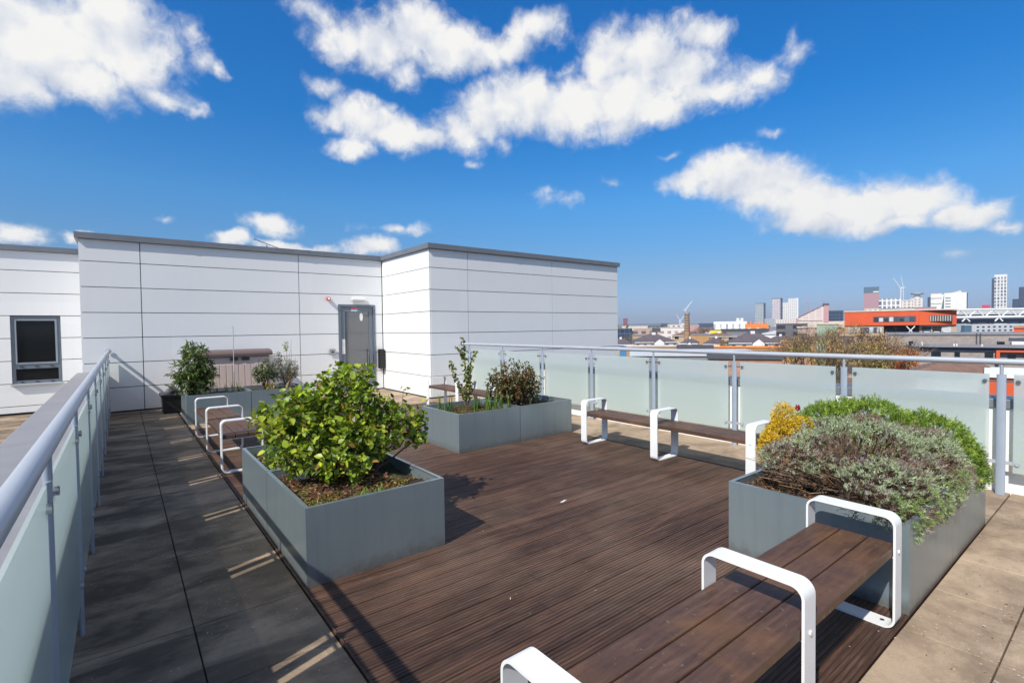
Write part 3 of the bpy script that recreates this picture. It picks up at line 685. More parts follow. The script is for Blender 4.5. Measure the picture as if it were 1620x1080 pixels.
bench('farthest timber bench, seen behind the centre planter near the white wall corner', (5.385, 6.86, 0), R(90), [0, 1.14, 2.28])

# ------------------------------------------------------------------ planters
def planter(label, x0, x1, y0, y1, joint, axis, soilz=.42, h=.5):
    t = thing('planter', label, 'planter', ((x0+x1)/2, (y0+y1)/2, 0), 'grey metal planters')
    b = MB(); th = .004; lip = .028
    jx = joint if axis == 'x' else None; jy = joint if axis == 'y' else None
    cells = [(x0, jx-.004, y0, y1), (jx+.004, x1, y0, y1)] if axis == 'x' else [(x0, x1, y0, jy-.004), (x0, x1, jy+.004, y1)]
    for (a, b_, c, d) in cells:
        ci = MB()
        # outer skin, folded lip, inner skin
        ci.box(a, b_, c, c+th, 0, h); ci.box(a, b_, d-th, d, 0, h); ci.box(a, a+th, c+th, d-th, 0, h); ci.box(b_-th, b_, c+th, d-th, 0, h)
        ci.box(a+th, b_-th, c+th, c+lip, h-.006, h-.0005); ci.box(a+th, b_-th, d-lip, d-th, h-.006, h-.0005); ci.box(a+th, a+lip, c+lip, d-lip, h-.006, h-.0005); ci.box(b_-lip, b_-th, c+lip, d-lip, h-.006, h-.0005)
        ci.box(a+lip, b_-lip, c+lip-.003, c+lip, soilz-.05, h-.001); ci.box(a+lip, b_-lip, d-lip, d-lip+.003, soilz-.05, h-.001); ci.box(a+lip-.003, a+lip, c+lip, d-lip, soilz-.05, h-.001); ci.box(b_-lip, b_-lip+.003, c+lip, d-lip, soilz-.05, h-.001)
        ci.build('metal_box', 'planter_metal', t)
        s = MB(); nx = 26; ny = 26; X0, X1, Y0, Y1 = a+lip, b_-lip, c+lip, d-lip
        vs = [(X0+(X1-X0)*i/nx, Y0+(Y1-Y0)*j/ny, soilz+.02*math.sin(i*.5+j*.3)+random.uniform(-.010, .012)+.025*math.sin(math.pi*i/nx)*math.sin(math.pi*j/ny)) for j in range(ny+1) for i in range(nx+1)]
        s.add(vs, [(j*(nx+1)+i, j*(nx+1)+i+1, (j+1)*(nx+1)+i+1, (j+1)*(nx+1)+i) for j in range(ny) for i in range(nx)], True)
        s.build('soil', 'soil', t)
    return t
planter('grey metal planter holding the large leafy green shrub, nearest on the left', .868, 1.850, 3.203, 5.262, 4.262, 'y')
planter('grey metal planter in the centre with the sapling and reddish shrub', 3.369, 5.380, 5.433, 6.444, 4.374, 'x')
planter('grey metal planter filled with lavender behind the nearest bench', 3.359, 5.383, .797, 1.829, 4.325, 'x')
planter('long grey metal planter at the back in front of the storage box', .857, 2.872, 10.195, 11.18, 1.86, 'x')

# ------------------------------------------------------------------ storage box and black tub
t = thing('storage_box', 'beige plastic storage box with brown curved lid against the wall', 'storage box', (1.9, 12.3, 0))
b = MB(); b.box(1.22, 2.58, 12.0, 12.70, .0, 1.06, .02)
x = 1.26
while x < 2.54: b.box(x, x+.108, 11.985, 12.0, .06, .90, .006); x += .118
b.build('body', 'cream_plastic', t)
b = MB(); prof = [(11.95, 1.065), (11.95, 1.12), (12.0, 1.16), (12.12, 1.19), (12.35, 1.205), (12.58, 1.19), (12.70, 1.16), (12.73, 1.12), (12.73, 1.065)]
b.prism(prof, 'x', 1.17, 2.63); b.build('lid', 'brown_plastic', t)
for x in (1.80, 2.02): MB().box(x, x+.15, 11.955, 11.984, .98, 1.045, .01).build('handle', 'black_plastic', t)
t = thing('plastic_crate', 'small black plastic crate with lid on the paving by the wall', 'crate', (.76, 12.1, 0))
b = MB(); b.prism([(.62, 0.0), (.93, 0.0), (.955, .33), (.60, .33)], 'y', 11.86, 12.35); b.build('body', 'black_plastic', t)
b = MB(); b.box(.575, .985, 11.83, 12.38, .331, .375, .008); b.build('lid', 'black_plastic', t)
b = MB(); b.tube([(.69, 12.1, .376), (.78, 12.1, .45), (.88, 12.1, .376)], [.05, .12, .05], 10); b.build('folded_cover', 'c_dark_grey', t)

# ------------------------------------------------------------------ plants
def sprigs(mb, root, tips, r0, r1, wob=.03, n=5):
    for tp in tips:
        a = Vector(root(tp)) if callable(root) else Vector(root); b_ = Vector(tp); pts = []
        for i in range(n+1):
            s = i/n; p = a.lerp(b_, s); p += Vector((random.uniform(-wob, wob), random.uniform(-wob, wob), random.uniform(-wob, wob)*.5))*math.sin(s*math.pi); pts.append(p)
        mb.tube(pts, [r0+(r1-r0)*i/n for i in range(n+1)], 5, False)
def blob_points(n, c, r, shell=.55, lobes=None):
    """points in a lumpy crown; lobes = list of (centre, radii)"""
    out_ = []; nr = []
    L = lobes or [(c, r)]; w_ = np.array([l[1][0]*l[1][1]*l[1][2] for l in L])**.67; w_ /= w_.sum()
    for (cc, rr), k in zip(L, np.maximum((w_*n).astype(int), 1)):
        d = unit(rng.normal(size=(k, 3))); s = (shell+(1-shell)*rng.random((k, 1))**.6)
        s *= 1+.10*np.sin(d[:, :1]*7+cc[0]*9)*np.cos(d[:, 1:2]*6)
        out_.append(np.array(cc)+d*np.array(rr)*s); nr.append(unit(d/np.array(rr)))
    return np.vstack(out_), np.vstack(nr)
def clustered(name, anchors, an, per, spread, ln, wd, cols, p, shape, parent, up=.5, material='leaf', droop=0, flat=1.0):
    """leaf clusters at anchors, each leaf pointing out"""
    k = len(anchors); P_ = np.repeat(anchors, per, 0)+rng.normal(size=(k*per, 3))*spread; Nn = np.repeat(an, per, 0)
    D = unit(Nn*.7+rng.normal(size=(k*per, 3))*.8+np.array([0, 0, -droop])); Nrm = unit(np.array([0, 0, 1])*up*flat+Nn*.5+rng.normal(size=(k*per, 3))*.45)
    cc = np.repeat(rng.normal(size=(k, 1))*.14, per, 0); C = pick(k*per, cols, p, .16)*(1+cc)
    n = k*per; return leaves(name, P_, D, Nrm, rng.uniform(ln[0], ln[1], n), rng.uniform(wd[0], wd[1], n), np.clip(C, .004, 1), material, shape, parent)

# the big leafy shrub
t = thing('shrub', 'large bushy shrub with bright yellow green leaves in the left planter', 'shrub', (1.32, 3.95, .42))
lob = [((1.20, 4.05, .86), (.36, .36, .33)), ((1.45, 4.10, .98), (.32, .32, .30)), ((1.05, 3.95, .80), (.24, .30, .26)), ((1.30, 3.72, .70), (.30, .24, .24)),
       ((1.52, 4.2, 1.14), (.17, .18, .18)), ((1.02, 4.2, .93), (.22, .2, .19)), ((1.60, 3.9, .76), (.24, .26, .22)), ((1.93, 4.02, .83), (.18, .18, .12)), ((1.99, 3.9, .72), (.11, .14, .09)), ((1.82, 4.1, .88), (.15, .16, .10)),
       ((1.28, 4.0, 1.16), (.08, .08, .09)), ((1.60, 4.1, 1.22), (.06, .06, .11))]
A, An = blob_points(600, None, None, .50, lob)
GC = [(.14, .22, .018), (.25, .33, .028), (.40, .45, .045), (.09, .14, .015), (.30, .18, .035)]
clustered('foliage', A, An, 9, .026, (.030, .068), (.026, .054), GC, [.30, .33, .19, .14, .04], 'oval', t, up=.9)
mb = MB(); rootf = lambda tp: (1.30+(tp[0]-1.3)*.15, 3.95+(tp[1]-3.95)*.15, .41)
sprigs(mb, rootf, [tuple(A[i]) for i in rng.choice(len(A), 60)], .008, .0025, .05, 6)
sprigs(mb, (1.62, 3.95, .42), [(2.02, 4.0, .82), (1.9, 4.1, .9), (2.08, 3.9, .72), (1.75, 3.9, .8), (1.86, 4.0, .75)], .010, .004, .04, 6)
sprigs(mb, (1.88, 4.0, .80), [(1.93, 4.02, 1.07), (2.12, 3.98, .93)], .004, .002, .01, 4)
mb.build('stems', 'stem_brown', t)
P_ = np.array([(1.93, 4.02, 1.07), (1.91, 4.0, 1.09), (1.97, 4.03, 1.06), (1.96, 4.02, 1.02), (2.13, 3.98, .94), (2.09, 3.98, .95), (1.95, 4.0, 1.08)])
leaves('top_leaves', P_, rng.normal(size=(7, 3))*np.array([1, 1, .2]), rng.normal(size=(7, 3))*.4+np.array([0, 0, 1]), np.full(7, .055), np.full(7, .04), pick(7, GC[:3]), 'leaf', 'oval', t)

def blades(name, label, cat, loc, pts, h, wd, cols, group=None, bend=.35, n_=10):
    """a clump of strap leaves, pts = list of base positions"""
    t = thing(name, label, cat, loc, group); V = []; Fq = []; C = []
    for (x, y, z) in pts:
        for k in range(n_):
            a = random.uniform(0, 6.28); H_ = h*random.uniform(.55, 1.1); o_ = bend*H_*random.uniform(.2, 1); w_ = wd*random.uniform(.7, 1.2); c = np.array(random.choice(cols))*random.uniform(.75, 1.3)
            sx, sy = -math.sin(a), math.cos(a); b0 = len(V); bx, by = x+random.uniform(-.02, .02), y+random.uniform(-.02, .02)
            for i in range(5):
                s = i/4; ww = w_*(1-s**2.2)*.5+.0008; px_, py_, pz_ = bx+math.cos(a)*o_*s*s, by+math.sin(a)*o_*s*s, z+H_*(s-.12*s*s*bend)
                V += [(px_-sx*ww, py_-sy*ww, pz_), (px_+sx*ww, py_+sy*ww, pz_)]; C += [c, c]
            Fq += [(b0+2*i, b0+2*i+1, b0+2*i+3, b0+2*i+2) for i in range(4)]
    mesh_np('blades', np.array(V), np.array(Fq), 4, np.clip(np.array(C), 0, 1), 'leaf', t); return t
BG_ = [(.10, .20, .035), (.16, .28, .05), (.22, .34, .06), (.06, .13, .03)]
blades('daffodil_clump', 'clump of narrow strap leaves at the back of the left planter', 'plant', (1.0, 4.75, .42), [(.98, 4.72, .42), (1.04, 4.70, .42), (1.0, 4.62, .42)], .30, .014, [(.16, .26, .10), (.12, .22, .07), (.2, .3, .12)], None, .5, 7)
# moss and low growth in planters
def lowgrowth(name, label, cat, x0, x1, y0, y1, z, n, cols, ln=(.012, .03), parent_loc=None, hump=.0):
    t = thing(name, label, cat, ((x0+x1)/2, (y0+y1)/2, z))
    P_ = np.stack([rng.uniform(x0, x1, n), rng.uniform(y0, y1, n), z+.02+rng.random(n)*.03+hump*rng.random(n)], 1)
    cl = (np.sin(P_[:, 0]*13+1)+np.sin(P_[:, 1]*11)+rng.normal(size=n)*.5) > -.3; P_ = P_[cl]; n = len(P_)
    leaves('foliage', P_, rng.normal(size=(n, 3))+np.array([0, 0, .6]), rng.normal(size=(n, 3))+np.array([0, 0, 1]), rng.uniform(*ln, n), rng.uniform(ln[0]*.5, ln[1]*.5, n), pick(n, cols), 'leaf', 'oval', t)
lowgrowth('moss', 'mat of moss and weeds along the near edge of the left planter', 'plant', .92, 1.80, 3.26, 3.50, .42, 1300, [(.20, .21, .03), (.13, .15, .025), (.30, .24, .05), (.24, .12, .04)])
lowgrowth('moss', 'patch of green moss around the strap leaves in the left planter', 'plant', .92, 1.80, 4.32, 5.15, .42, 2400, [(.20, .26, .03), (.13, .18, .025), (.28, .24, .05)])
blades('grass_tuft', 'small grass tuft at the near edge of the left planter', 'plant', (1.33, 3.28, .44), [(1.32, 3.29, .44), (1.38, 3.30, .44), (1.27, 3.30, .44), (1.42, 3.32, .44)], .09, .005, [(.3, .42, .10), (.2, .34, .08)], None, .8, 8)

# laurel in the back planter
t = thing('laurel', 'upright laurel with long glossy dark leaves in the back planter', 'shrub', (1.0, 10.62, .42))
A, An = blob_points(330, None, None, .15, [((1.0, 10.62, .92), (.33, .33, .30)), ((1.02, 10.6, 1.2), (.22, .22, .22)), ((.92, 10.6, .70), (.28, .30, .20)), ((1.12, 10.6, .78), (.26, .28, .26))])
clustered('foliage', A, An, 7, .018, (.075, .12), (.018, .028), [(.07, .12, .022), (.12, .18, .035), (.20, .24, .06), (.035, .065, .015)], [.35, .32, .15, .18], 'lance', t, up=.5, droop=.15)
mb = MB(); sprigs(mb, (1.0, 10.62, .41), [tuple(A[i]) for i in rng.choice(len(A), 40)], .009, .003, .04, 5); mb.build('stems', 'stem_brown', t)
# cane
t = MB().tube([(1.66, 10.65, .40), (1.665, 10.66, 1.70)], .007, 8).build('garden_cane', 'cane', None, (1.66, 10.65, .4)); tag(t, 'thin grey cane standing upright in the back planter', 'cane')
blades('iris_clump', 'dark leafy clump at the foot of the grey cane', 'plant', (1.6, 10.5, .42), [(1.62, 10.5, .42), (1.72, 10.55, .42), (1.5, 10.45, .42), (1.35, 10.45, .42)], .24, .018, [(.06, .11, .03), (.10, .15, .04), (.16, .06, .05)], None, .3, 6)
# round small shrubs
t = thing('shrub', 'small rounded green shrub in the back planter before the storage box', 'shrub', (2.22, 10.75, .42))
A, An = blob_points(330, None, None, .3, [((2.22, 10.75, .82), (.20, .20, .22)), ((2.1, 10.7, .72), (.13, .13, .12)), ((2.34, 10.7, .72), (.12, .12, .14))])
clustered('foliage', A, An, 7, .014, (.022, .04), (.010, .018), [(.07, .12, .025), (.12, .17, .04), (.04, .07, .02)], [.4, .3, .3], 'oval', t)
mb = MB(); sprigs(mb, (2.22, 10.75, .41), [tuple(A[i]) for i in rng.choice(len(A), 25)], .006, .002, .02, 4); mb.build('stems', 'stem_brown', t)
t = thing('shrub', 'twiggy olive green shrub with tall bare shoots in the back planter', 'shrub', (2.62, 10.8, .42))
A, An = blob_points(420, None, None, .2, [((2.60, 10.8, .80), (.22, .2, .26)), ((2.48, 10.8, 1.06), (.09, .09, .09)), ((2.74, 10.8, .78), (.14, .14, .20))])
clustered('foliage', A, An, 6, .016, (.02, .036), (.007, .013), [(.10, .13, .03), (.15, .14, .05), (.05, .08, .02), (.16, .09, .05)], [.35, .25, .25, .15], 'oval', t)
mb = MB(); sprigs(mb, (2.62, 10.8, .41), [tuple(A[i]) for i in rng.choice(len(A), 30)], .006, .002, .02, 4)
sprigs(mb, (2.66, 10.75, .42), [(2.60, 10.75, 1.40), (2.72, 10.75, 1.42), (2.68, 10.7, 1.22), (2.78, 10.7, 1.05)], .006, .002, .03, 6); mb.build('stems', 'twig_tan', t)
A, An = blob_points(26, None, None, .1, [((2.61, 10.75, 1.28), (.05, .05, .12))]); clustered('shoot_leaves', A, An, 3, .01, (.03, .045), (.015, .02), [(.25, .33, .07)], None, 'oval', t)
lowgrowth('bedding_plant', 'low yellow and orange leaved plant at the front of the back planter', 'plant', 2.12, 2.36, 10.3, 10.5, .45, 110, [(.42, .36, .05), (.45, .18, .04), (.2, .24, .05)], (.025, .045), None, .12)

# centre planter: sapling
t = thing('sapling', 'slim young sapling with leafy upright stems in the centre planter', 'tree', (3.72, 5.8, .42))
st = [[(3.72, 5.8, .42), (3.73, 5.8, .8), (3.70, 5.8, 1.15), (3.69, 5.8, 1.47)], [(3.72, 5.8, .55), (3.60, 5.8, .85), (3.52, 5.8, 1.02), (3.49, 5.8, 1.17)], [(3.73, 5.8, .8), (3.80, 5.8, 1.1), (3.88, 5.8, 1.30)], [(3.69, 5.8, 1.2), (3.60, 5.8, 1.33), (3.56, 5.8, 1.35)], [(3.74, 5.8, .45), (3.79, 5.8, .8), (3.77, 5.8, 1.05)]]
mb = MB()
for s in st: mb.tube(s, [.007-.0045*i/(len(s)-1) for i in range(len(s))], 6, False)
mb.build('trunk', 'stem_brown', t); A = []
for s in st:
    for i in range(len(s)-1):
        a, b_ = Vector(s[i]), Vector(s[i+1]); m_ = int((b_-a).length/.022)
        for k in range(m_):
            if a.lerp(b_, k/m_).z > .62: A.append(a.lerp(b_, k/m_)[:])
A = np.array(A); clustered('crown', A, unit(rng.normal(size=A.shape)), 4, .014, (.034, .055), (.024, .038), [(.18, .22, .04), (.26, .28, .06), (.11, .15, .03), (.30, .17, .05)], [.35, .3, .2, .15], 'oval', t, up=.3, droop=.5)
# reddish round shrub
t = thing('shrub', 'rounded shrub with reddish brown tinted leaves in the centre planter', 'shrub', (4.62, 5.9, .42))
A, An = blob_points(640, None, None, .35, [((4.62, 5.9, .83), (.36, .34, .28)), ((4.38, 5.9, .72), (.22, .24, .18)), ((4.86, 5.9, .74), (.24, .26, .24)), ((4.62, 5.9, .66), (.42, .34, .2))])
clustered('foliage', A, An, 7, .018, (.026, .045), (.018, .030), [(.085, .085, .025), (.16, .11, .03), (.19, .065, .03), (.20, .20, .05), (.05, .065, .02)], [.25, .22, .22, .13, .18], 'oval', t)
mb = MB(); sprigs(mb, (4.62, 5.9, .41), [tuple(A[i]) for i in rng.choice(len(A), 45)], .008, .002, .03, 5); mb.build('stems', 'stem_brown', t)
blades('daffodil_clump', 'tall strap leaves at the left end of the centre planter', 'plant', (3.6, 5.9, .42), [(3.50, 6.0, .42), (3.55, 5.9, .42), (3.46, 6.07, .42), (3.57, 6.02, .42)], .30, .012, BG_+[(.16, .28, .10)], None, .25, 9)
blades('daffodil_clump', 'row of strap leaves along the near side of the centre planter', 'plant', (4.0, 5.6, .42), [(3.75, 5.62, .42), (3.9, 5.58, .42), (4.02, 5.66, .42), (4.13, 5.56, .42), (4.3, 5.6, .42), (4.22, 5.8, .42), (4.0, 5.9, .42)], .30, .016, BG_, None, .3, 8)
blades('grass_tuft', 'fine dark grasses under the reddish shrub at the right end', 'plant', (5.1, 6.0, .42), [(4.9, 5.7, .42), (5.05, 5.9, .42), (5.18, 6.0, .42), (5.0, 6.15, .42), (4.7, 5.6, .42)], .18, .008, [(.06, .10, .03), (.12, .16, .06)], None, .5, 12)
lowgrowth('ground_plant', 'low mixed weeds over the soil of the centre planter', 'plant', 3.42, 4.6, 5.48, 6.3, .42, 3600, [(.13, .16, .03), (.20, .20, .04), (.20, .08, .03), (.08, .10, .03)])

# lavender planter
def shrubby(t, lobes, n, per, lnr, wdr, colf, spread, dirup=.4, zmin=None):
    A, An = blob_points(n, None, None, .80, lobes)
    keep = np.ones(len(A), bool)
    for (cc, rr) in lobes:       # drop sprigs buried deep inside another lobe
        q = np.linalg.norm((A-np.array(cc))/np.array(rr), axis=1); keep &= q > .78
    if zmin is not None: keep &= zmin(A)
    A, An = A[keep], An[keep]; k = len(A)
    P_ = np.repeat(A, per, 0); Nn = np.repeat(An, per, 0); ax = np.repeat(unit(An+rng.normal(size=An.shape)*.35+np.array([0, 0, dirup])), per, 0)
    s = rng.random((k*per, 1)); P_ = P_+ax*(s*spread)+rng.normal(size=P_.shape)*.004
    D = unit(ax+rng.normal(size=P_.shape)*.55)
    needles('foliage', P_, D, rng.uniform(*lnr, k*per), rng.uniform(*wdr, k*per), colf(P_, A, per), 'leaf_matt', t); return A
def lavcol(P_, A, per):
    k = len(A); s = np.sin(A[:, 0]*11+2)*np.sin(A[:, 1]*13+1)+np.sin(A[:, 2]*19+A[:, 0]*5)*.6+rng.normal(size=k)*.45
    cc = np.where((s > .62)[:, None], np.array([[.22, .14, .11]]), np.where((s > .22)[:, None], np.array([[.38, .33, .31]]), np.array([[.37, .43, .27]])))
    gr = (A[:, 2] < .62) & (A[:, 0] < 4.4) & (rng.random(k) < .5); cc = np.where(gr[:, None], np.array([[.24, .34, .09]]), cc)
    cc = np.repeat(cc*(1+rng.normal(size=(k, 1))*.20), per, 0); cc = cc*(1+rng.normal(size=(len(cc), 1))*.18); return np.clip(cc, .01, 1)
t = thing('lavender', 'large silvery lavender mound with brown patches spilling over its planter', 'shrub', (4.1, 1.25, .42))
LL = [((4.10, 1.30, .60), (.62, .44, .33)), ((3.85, 1.42, .58), (.42, .36, .27)), ((4.45, 1.10, .58), (.48, .36, .27)), ((3.72, 1.02, .52), (.38, .27, .22)), ((4.72, 1.0, .48), (.30, .24, .17)), ((4.15, .94, .50), (.48, .20, .22)), ((3.50, .90, .47), (.15, .14, .12)), ((3.62, 1.50, .66), (.24, .22, .13)), ((3.36, .98, .57), (.13, .17, .09))]
A = shrubby(t, LL, 15000, 11, (.012, .024), (.0022, .0040), lavcol, .016, .2, lambda q: ~((q[:, 0] < 3.95) & (q[:, 2] < .63+.12*(q[:, 0]-3.4)) & (q[:, 1] > .98+.25*(q[:, 0]-3.4))))
# brown inner twigs
mb = MB(); tips = [tuple(np.array((4.1, 1.25, .45))+(A[i]-np.array((4.1, 1.25, .45)))*.93) for i in rng.choice(len(A), 420)]
sprigs(mb, lambda p: (4.0+(p[0]-4.0)*.25, 1.25+(p[1]-1.25)*.25, .42), tips, .0045, .0016, .02, 4)
bare = [(3.52+random.uniform(-.08, .3), 1.62+random.uniform(-.36, .16), random.uniform(.52, .73)) for _ in range(170)]
sprigs(mb, lambda p: (3.98+random.uniform(-.12, .1), 1.08+random.uniform(-.12, .12), .43), bare, .0055, .0020, .035, 5)
mb.build('twigs', 'twig_tan', t)
# dead inner needles give the mound its body
inner = [(c, (r_[0]*.84, r_[1]*.84, r_[2]*.84)) for c, r_ in LL]; A2, An2 = blob_points(1500, None, None, .85, inner); k = len(A2)
P_ = np.repeat(A2, 10, 0)+rng.normal(size=(k*10, 3))*.014
needles('dead_inner_growth', P_, rng.normal(size=P_.shape)+np.repeat(An2, 10, 0), rng.uniform(.02, .05, k*10), rng.uniform(.003, .006, k*10), pick(k*10, [(.07, .04, .028), (.11, .07, .05), (.05, .045, .03)]), 'leaf_matt', t)
def hebcol(P_, A, per):
    k = len(A); s = rng.random(k); cc = np.where((s > .5)[:, None], np.array([[.17, .27, .025]]), np.where((s > .2)[:, None], np.array([[.11, .19, .018]]), np.array([[.34, .44, .06]])))
    cc = np.repeat(cc*(1+rng.normal(size=(k, 1))*.2), per, 0); return np.clip(cc*(1+rng.normal(size=(len(cc), 1))*.15), .01, 1)
t = thing('rosemary', 'bright green feathery bush rising behind the lavender mound', 'shrub', (4.85, 1.35, .42))
HL = [((4.75, 1.42, .66), (.44, .36, .30)), ((5.02, 1.12, .58), (.30, .32, .28)), ((4.50, 1.60, .68), (.30, .24, .26)), ((5.10, .98, .46), (.26, .22, .22))]
A = shrubby(t, HL, 7600, 13, (.016, .030), (.0035, .0055), hebcol, .045, .8)
mb = MB(); sprigs(mb, (4.85, 1.3, .42), [tuple(A[i]) for i in rng.choice(len(A), 140)], .006, .0018, .03, 4); mb.build('stems', 'stem_brown', t)
t = thing('conifer', 'dwarf golden yellow conifer in the lavender planter corner', 'shrub', (3.88, 1.66, .42))
A, An = blob_points(1500, None, None, .72, [((3.90, 1.70, .70), (.15, .13, .20)), ((3.93, 1.70, .88), (.085, .085, .12)), ((4.02, 1.62, .80), (.08, .08, .10)), ((3.80, 1.74, .68), (.10, .08, .12))])
k = len(A); P_ = np.repeat(A, 14, 0)+rng.normal(size=(k*14, 3))*.010
needles('foliage', P_, rng.normal(size=P_.shape)*.8+np.repeat(An, 14, 0), rng.uniform(.010, .020, k*14), rng.uniform(.004, .007, k*14), pick(k*14, [(.75, .48, .02), (.62, .38, .015), (.50, .44, .04), (.35, .30, .03)], [.4, .3, .2, .1]), 'leaf_matt', t)
mb = MB(); mb.tube([(3.88, 1.68, .41), (3.90, 1.70, .9)], [.012, .004], 6); mb.build('trunk', 'stem_brown', t)
# tulip
t = thing('tulip', 'single dark red tulip between the yellow conifer and green bush', 'flower', (4.18, 1.70, .42))
tp = at(1262, 650, 4.05); tx, ty, tz = tp
MB().tube([(tx, ty, .42), (tx+.004, ty, tz)], .003, 6).build('stem', 'c_green_patina', t)
V = []
b = MB()
for k in range(6):
    a = k*math.pi/3; r_ = .018
    pr_ = [(0, 0), (r_*1.1, .012), (r_*1.15, .03), (r_*.75, .052)]
    for i in range(3):
        (q0, h0), (q1, h1) = pr_[i], pr_[i+1]; w0 = .55 if i else .9; w1 = .55 if i < 2 else .12
        b.add([(tx+q0*math.cos(a-w0), ty+q0*math.sin(a-w0), tz+h0), (tx+q0*math.cos(a+w0), ty+q0*math.sin(a+w0), tz+h0), (tx+q1*math.cos(a+w1), ty+q1*math.sin(a+w1), tz+h1), (tx+q1*math.cos(a-w1), ty+q1*math.sin(a-w1), tz+h1)], [(0, 1, 2, 3)], True)
b.build('petals', 'petal', t)
sc = MB(); sc.box(3.13, 3.17, 3.30, 3.315, .0005, .004); sc.box(3.165, 3.20, 3.307, 3.32, .0045, .007); tag(sc.build('paper_scrap', 'paper_white'), 'tiny white scrap of paper lying on the open deck', 'litter')
# bark chips
n = 900; P_ = np.stack([rng.uniform(3.40, 4.1, n), rng.uniform(1.2, 1.79, n), .445+rng.random(n)*.02], 1)
o = leaves('bark_chips', P_, rng.normal(size=(n, 3))*np.array([1, 1, .25]), rng.normal(size=(n, 3))*.3+np.array([0, 0, 1]), rng.uniform(.015, .04, n), rng.uniform(.006, .014, n), pick(n, [(.30, .14, .05), (.16, .075, .03), (.42, .24, .10), (.07, .035, .02)]), 'leaf_matt'); o['kind'] = 'stuff'; o['label'] = 'orange brown bark chips on the soil of the lavender planter'
n = 900; P_ = np.stack([rng.uniform(.92, 1.6, n), rng.uniform(3.35, 4.2, n), .45+rng.random(n)*.03], 1)
o = leaves('bark_chips', P_, rng.normal(size=(n, 3))*np.array([1, 1, .25]), rng.normal(size=(n, 3))*.3+np.array([0, 0, 1]), rng.uniform(.015, .045, n), rng.uniform(.006, .016, n), pick(n, [(.30, .12, .05), (.16, .07, .03), (.36, .2, .09), (.07, .035, .02)]), 'leaf_matt'); o['kind'] = 'stuff'; o['label'] = 'reddish dead leaves and chips under the leafy shrub'
# ================================================================== CITY
GZ = -13.0
def croot(name, label, cat, u, D, rot=0, group=None):
    global CK
    p = at(u, 515, D); t = thing(name, label, cat, (p.x, p.y, GZ), group); th = math.atan((u-810)/FPX) if name != 'stadium' else 0
    CK = math.cos(th); t.rotation_euler = (0, 0, -yaw-th+R(rot)); return t
def zt(u, v, D): return at(u, v, D).z-GZ
def lb(t, name, m, *boxes, bev=0):
    b = MB()
    for q in boxes: b.box(*q)
    return b.build(name, m, t, (0, 0, 0))
def block(name, label, cat, u0, u1, vt, D, dep, m, rot=0, group=None, roof=None, parts=True):
    """a building: its near left corner stands at pixel u0, D metres out; local x to the right, y away"""
    t = croot(name, label, cat, u0, D, rot, group); W = (u1-u0)/FPX*D*CK/math.cos(R(rot)); H = zt((u0+u1)/2, vt, D)
    lb(t, 'walls', m, (0, W, 0, dep, 0, H))
    if roof: lb(t, 'roof', roof, (-.02*W, W*1.02, -.2, dep+.2, H+.01, H+max(.4, D*.0012)))
    return t, W, H
def windows(t, x0, x1, z0, z1, n, y=-.06, gap=.35, m='window_glass', fm='c_dark_grey'):
    w_ = (x1-x0)/n
    for k in range(n):
        a = x0+k*w_+w_*gap/2; b_ = x0+(k+1)*w_-w_*gap/2
        lb(t, 'window', m, (a, b_, y, -.005, z0, z1))
def hiproof(t, x0, x1, y0, y1, ze, zr, m, name='roof'):
    ins = min((y1-y0)/2, (x1-x0)/2*.8); ym = (y0+y1)/2; b = MB()
    b.add([(x0, y0, ze), (x1, y0, ze), (x1, y1, ze), (x0, y1, ze), (x0+ins, ym, zr), (x1-ins, ym, zr)], [(0, 1, 5, 4), (1, 2, 5), (2, 3, 4, 5), (3, 0, 4), (3, 2, 1, 0)])
    return b.build(name, m, t, (0, 0, 0))
def house(label, u0, u1, vr, ve, D, dep, wall, roofm, rot=0, nwin=5, gable=True, group='hipped roof houses', low=None):
    t = croot('house', label, 'house', u0, D, rot, group); W = (u1-u0)/FPX*D*CK; ze = zt((u0+u1)/2, ve, D); zr = zt((u0+u1)/2, vr, D)
    lb(t, 'walls', wall, (.4, W-.4, .4, dep-.4, ze-2.4, ze)); lb(t, 'lower_walls', low or 'c_buff', (.45, W-.45, .45, dep-.45, 0, ze-2.41))
    r = hiproof(t, 0, W, 0, dep, ze, zr, roofm)
    lb(r, 'chimney', 'c_city_white', (W*.47, W*.55, dep*.45, dep*.6, zr-.3, zr+.5))
    lb(t, 'gutter', 'c_city_white', (-.02, W+.02, -.08, -.01, ze-.22, ze+.02))
    if nwin:
        for k in range(nwin):
            a = W*(k+.3)/nwin; lb(t, 'window', 'window_glass', (a, a+W*.35/nwin, .33, .395, ze-1.8, ze-.7))
    if gable:
        g_ = MB(); gw = W*.11; gx = W*.56
        g_.prism([(gx-gw, ze-1.2), (gx+gw, ze-1.2), (gx+gw, ze), (gx, ze+(zr-ze)*.42), (gx-gw, ze)], 'y', -.3, dep*.3); g_.build('gable', wall, t, (0, 0, 0))
        g_ = MB(); g_.add([(gx-gw*1.12, -.4, ze-.05), (gx, -.4, ze+(zr-ze)*.47), (gx, dep*.4, ze+(zr-ze)*.47), (gx-gw*1.12, dep*.3, ze-.05), (gx+gw*1.12, -.4, ze-.05), (gx+gw*1.12, dep*.3, ze-.05),
            (gx-gw*1.12, -.4, ze-.2), (gx, -.4, ze+(zr-ze)*.47-.15), (gx+gw*1.12, -.4, ze-.2)], [(0, 1, 2, 3), (1, 4, 5, 2), (0, 6, 7, 1), (1, 7, 8, 4)]); g_.build('gable_roof', roofm, t, (0, 0, 0))
    return t
HT = 'towers on the skyline'
B = block
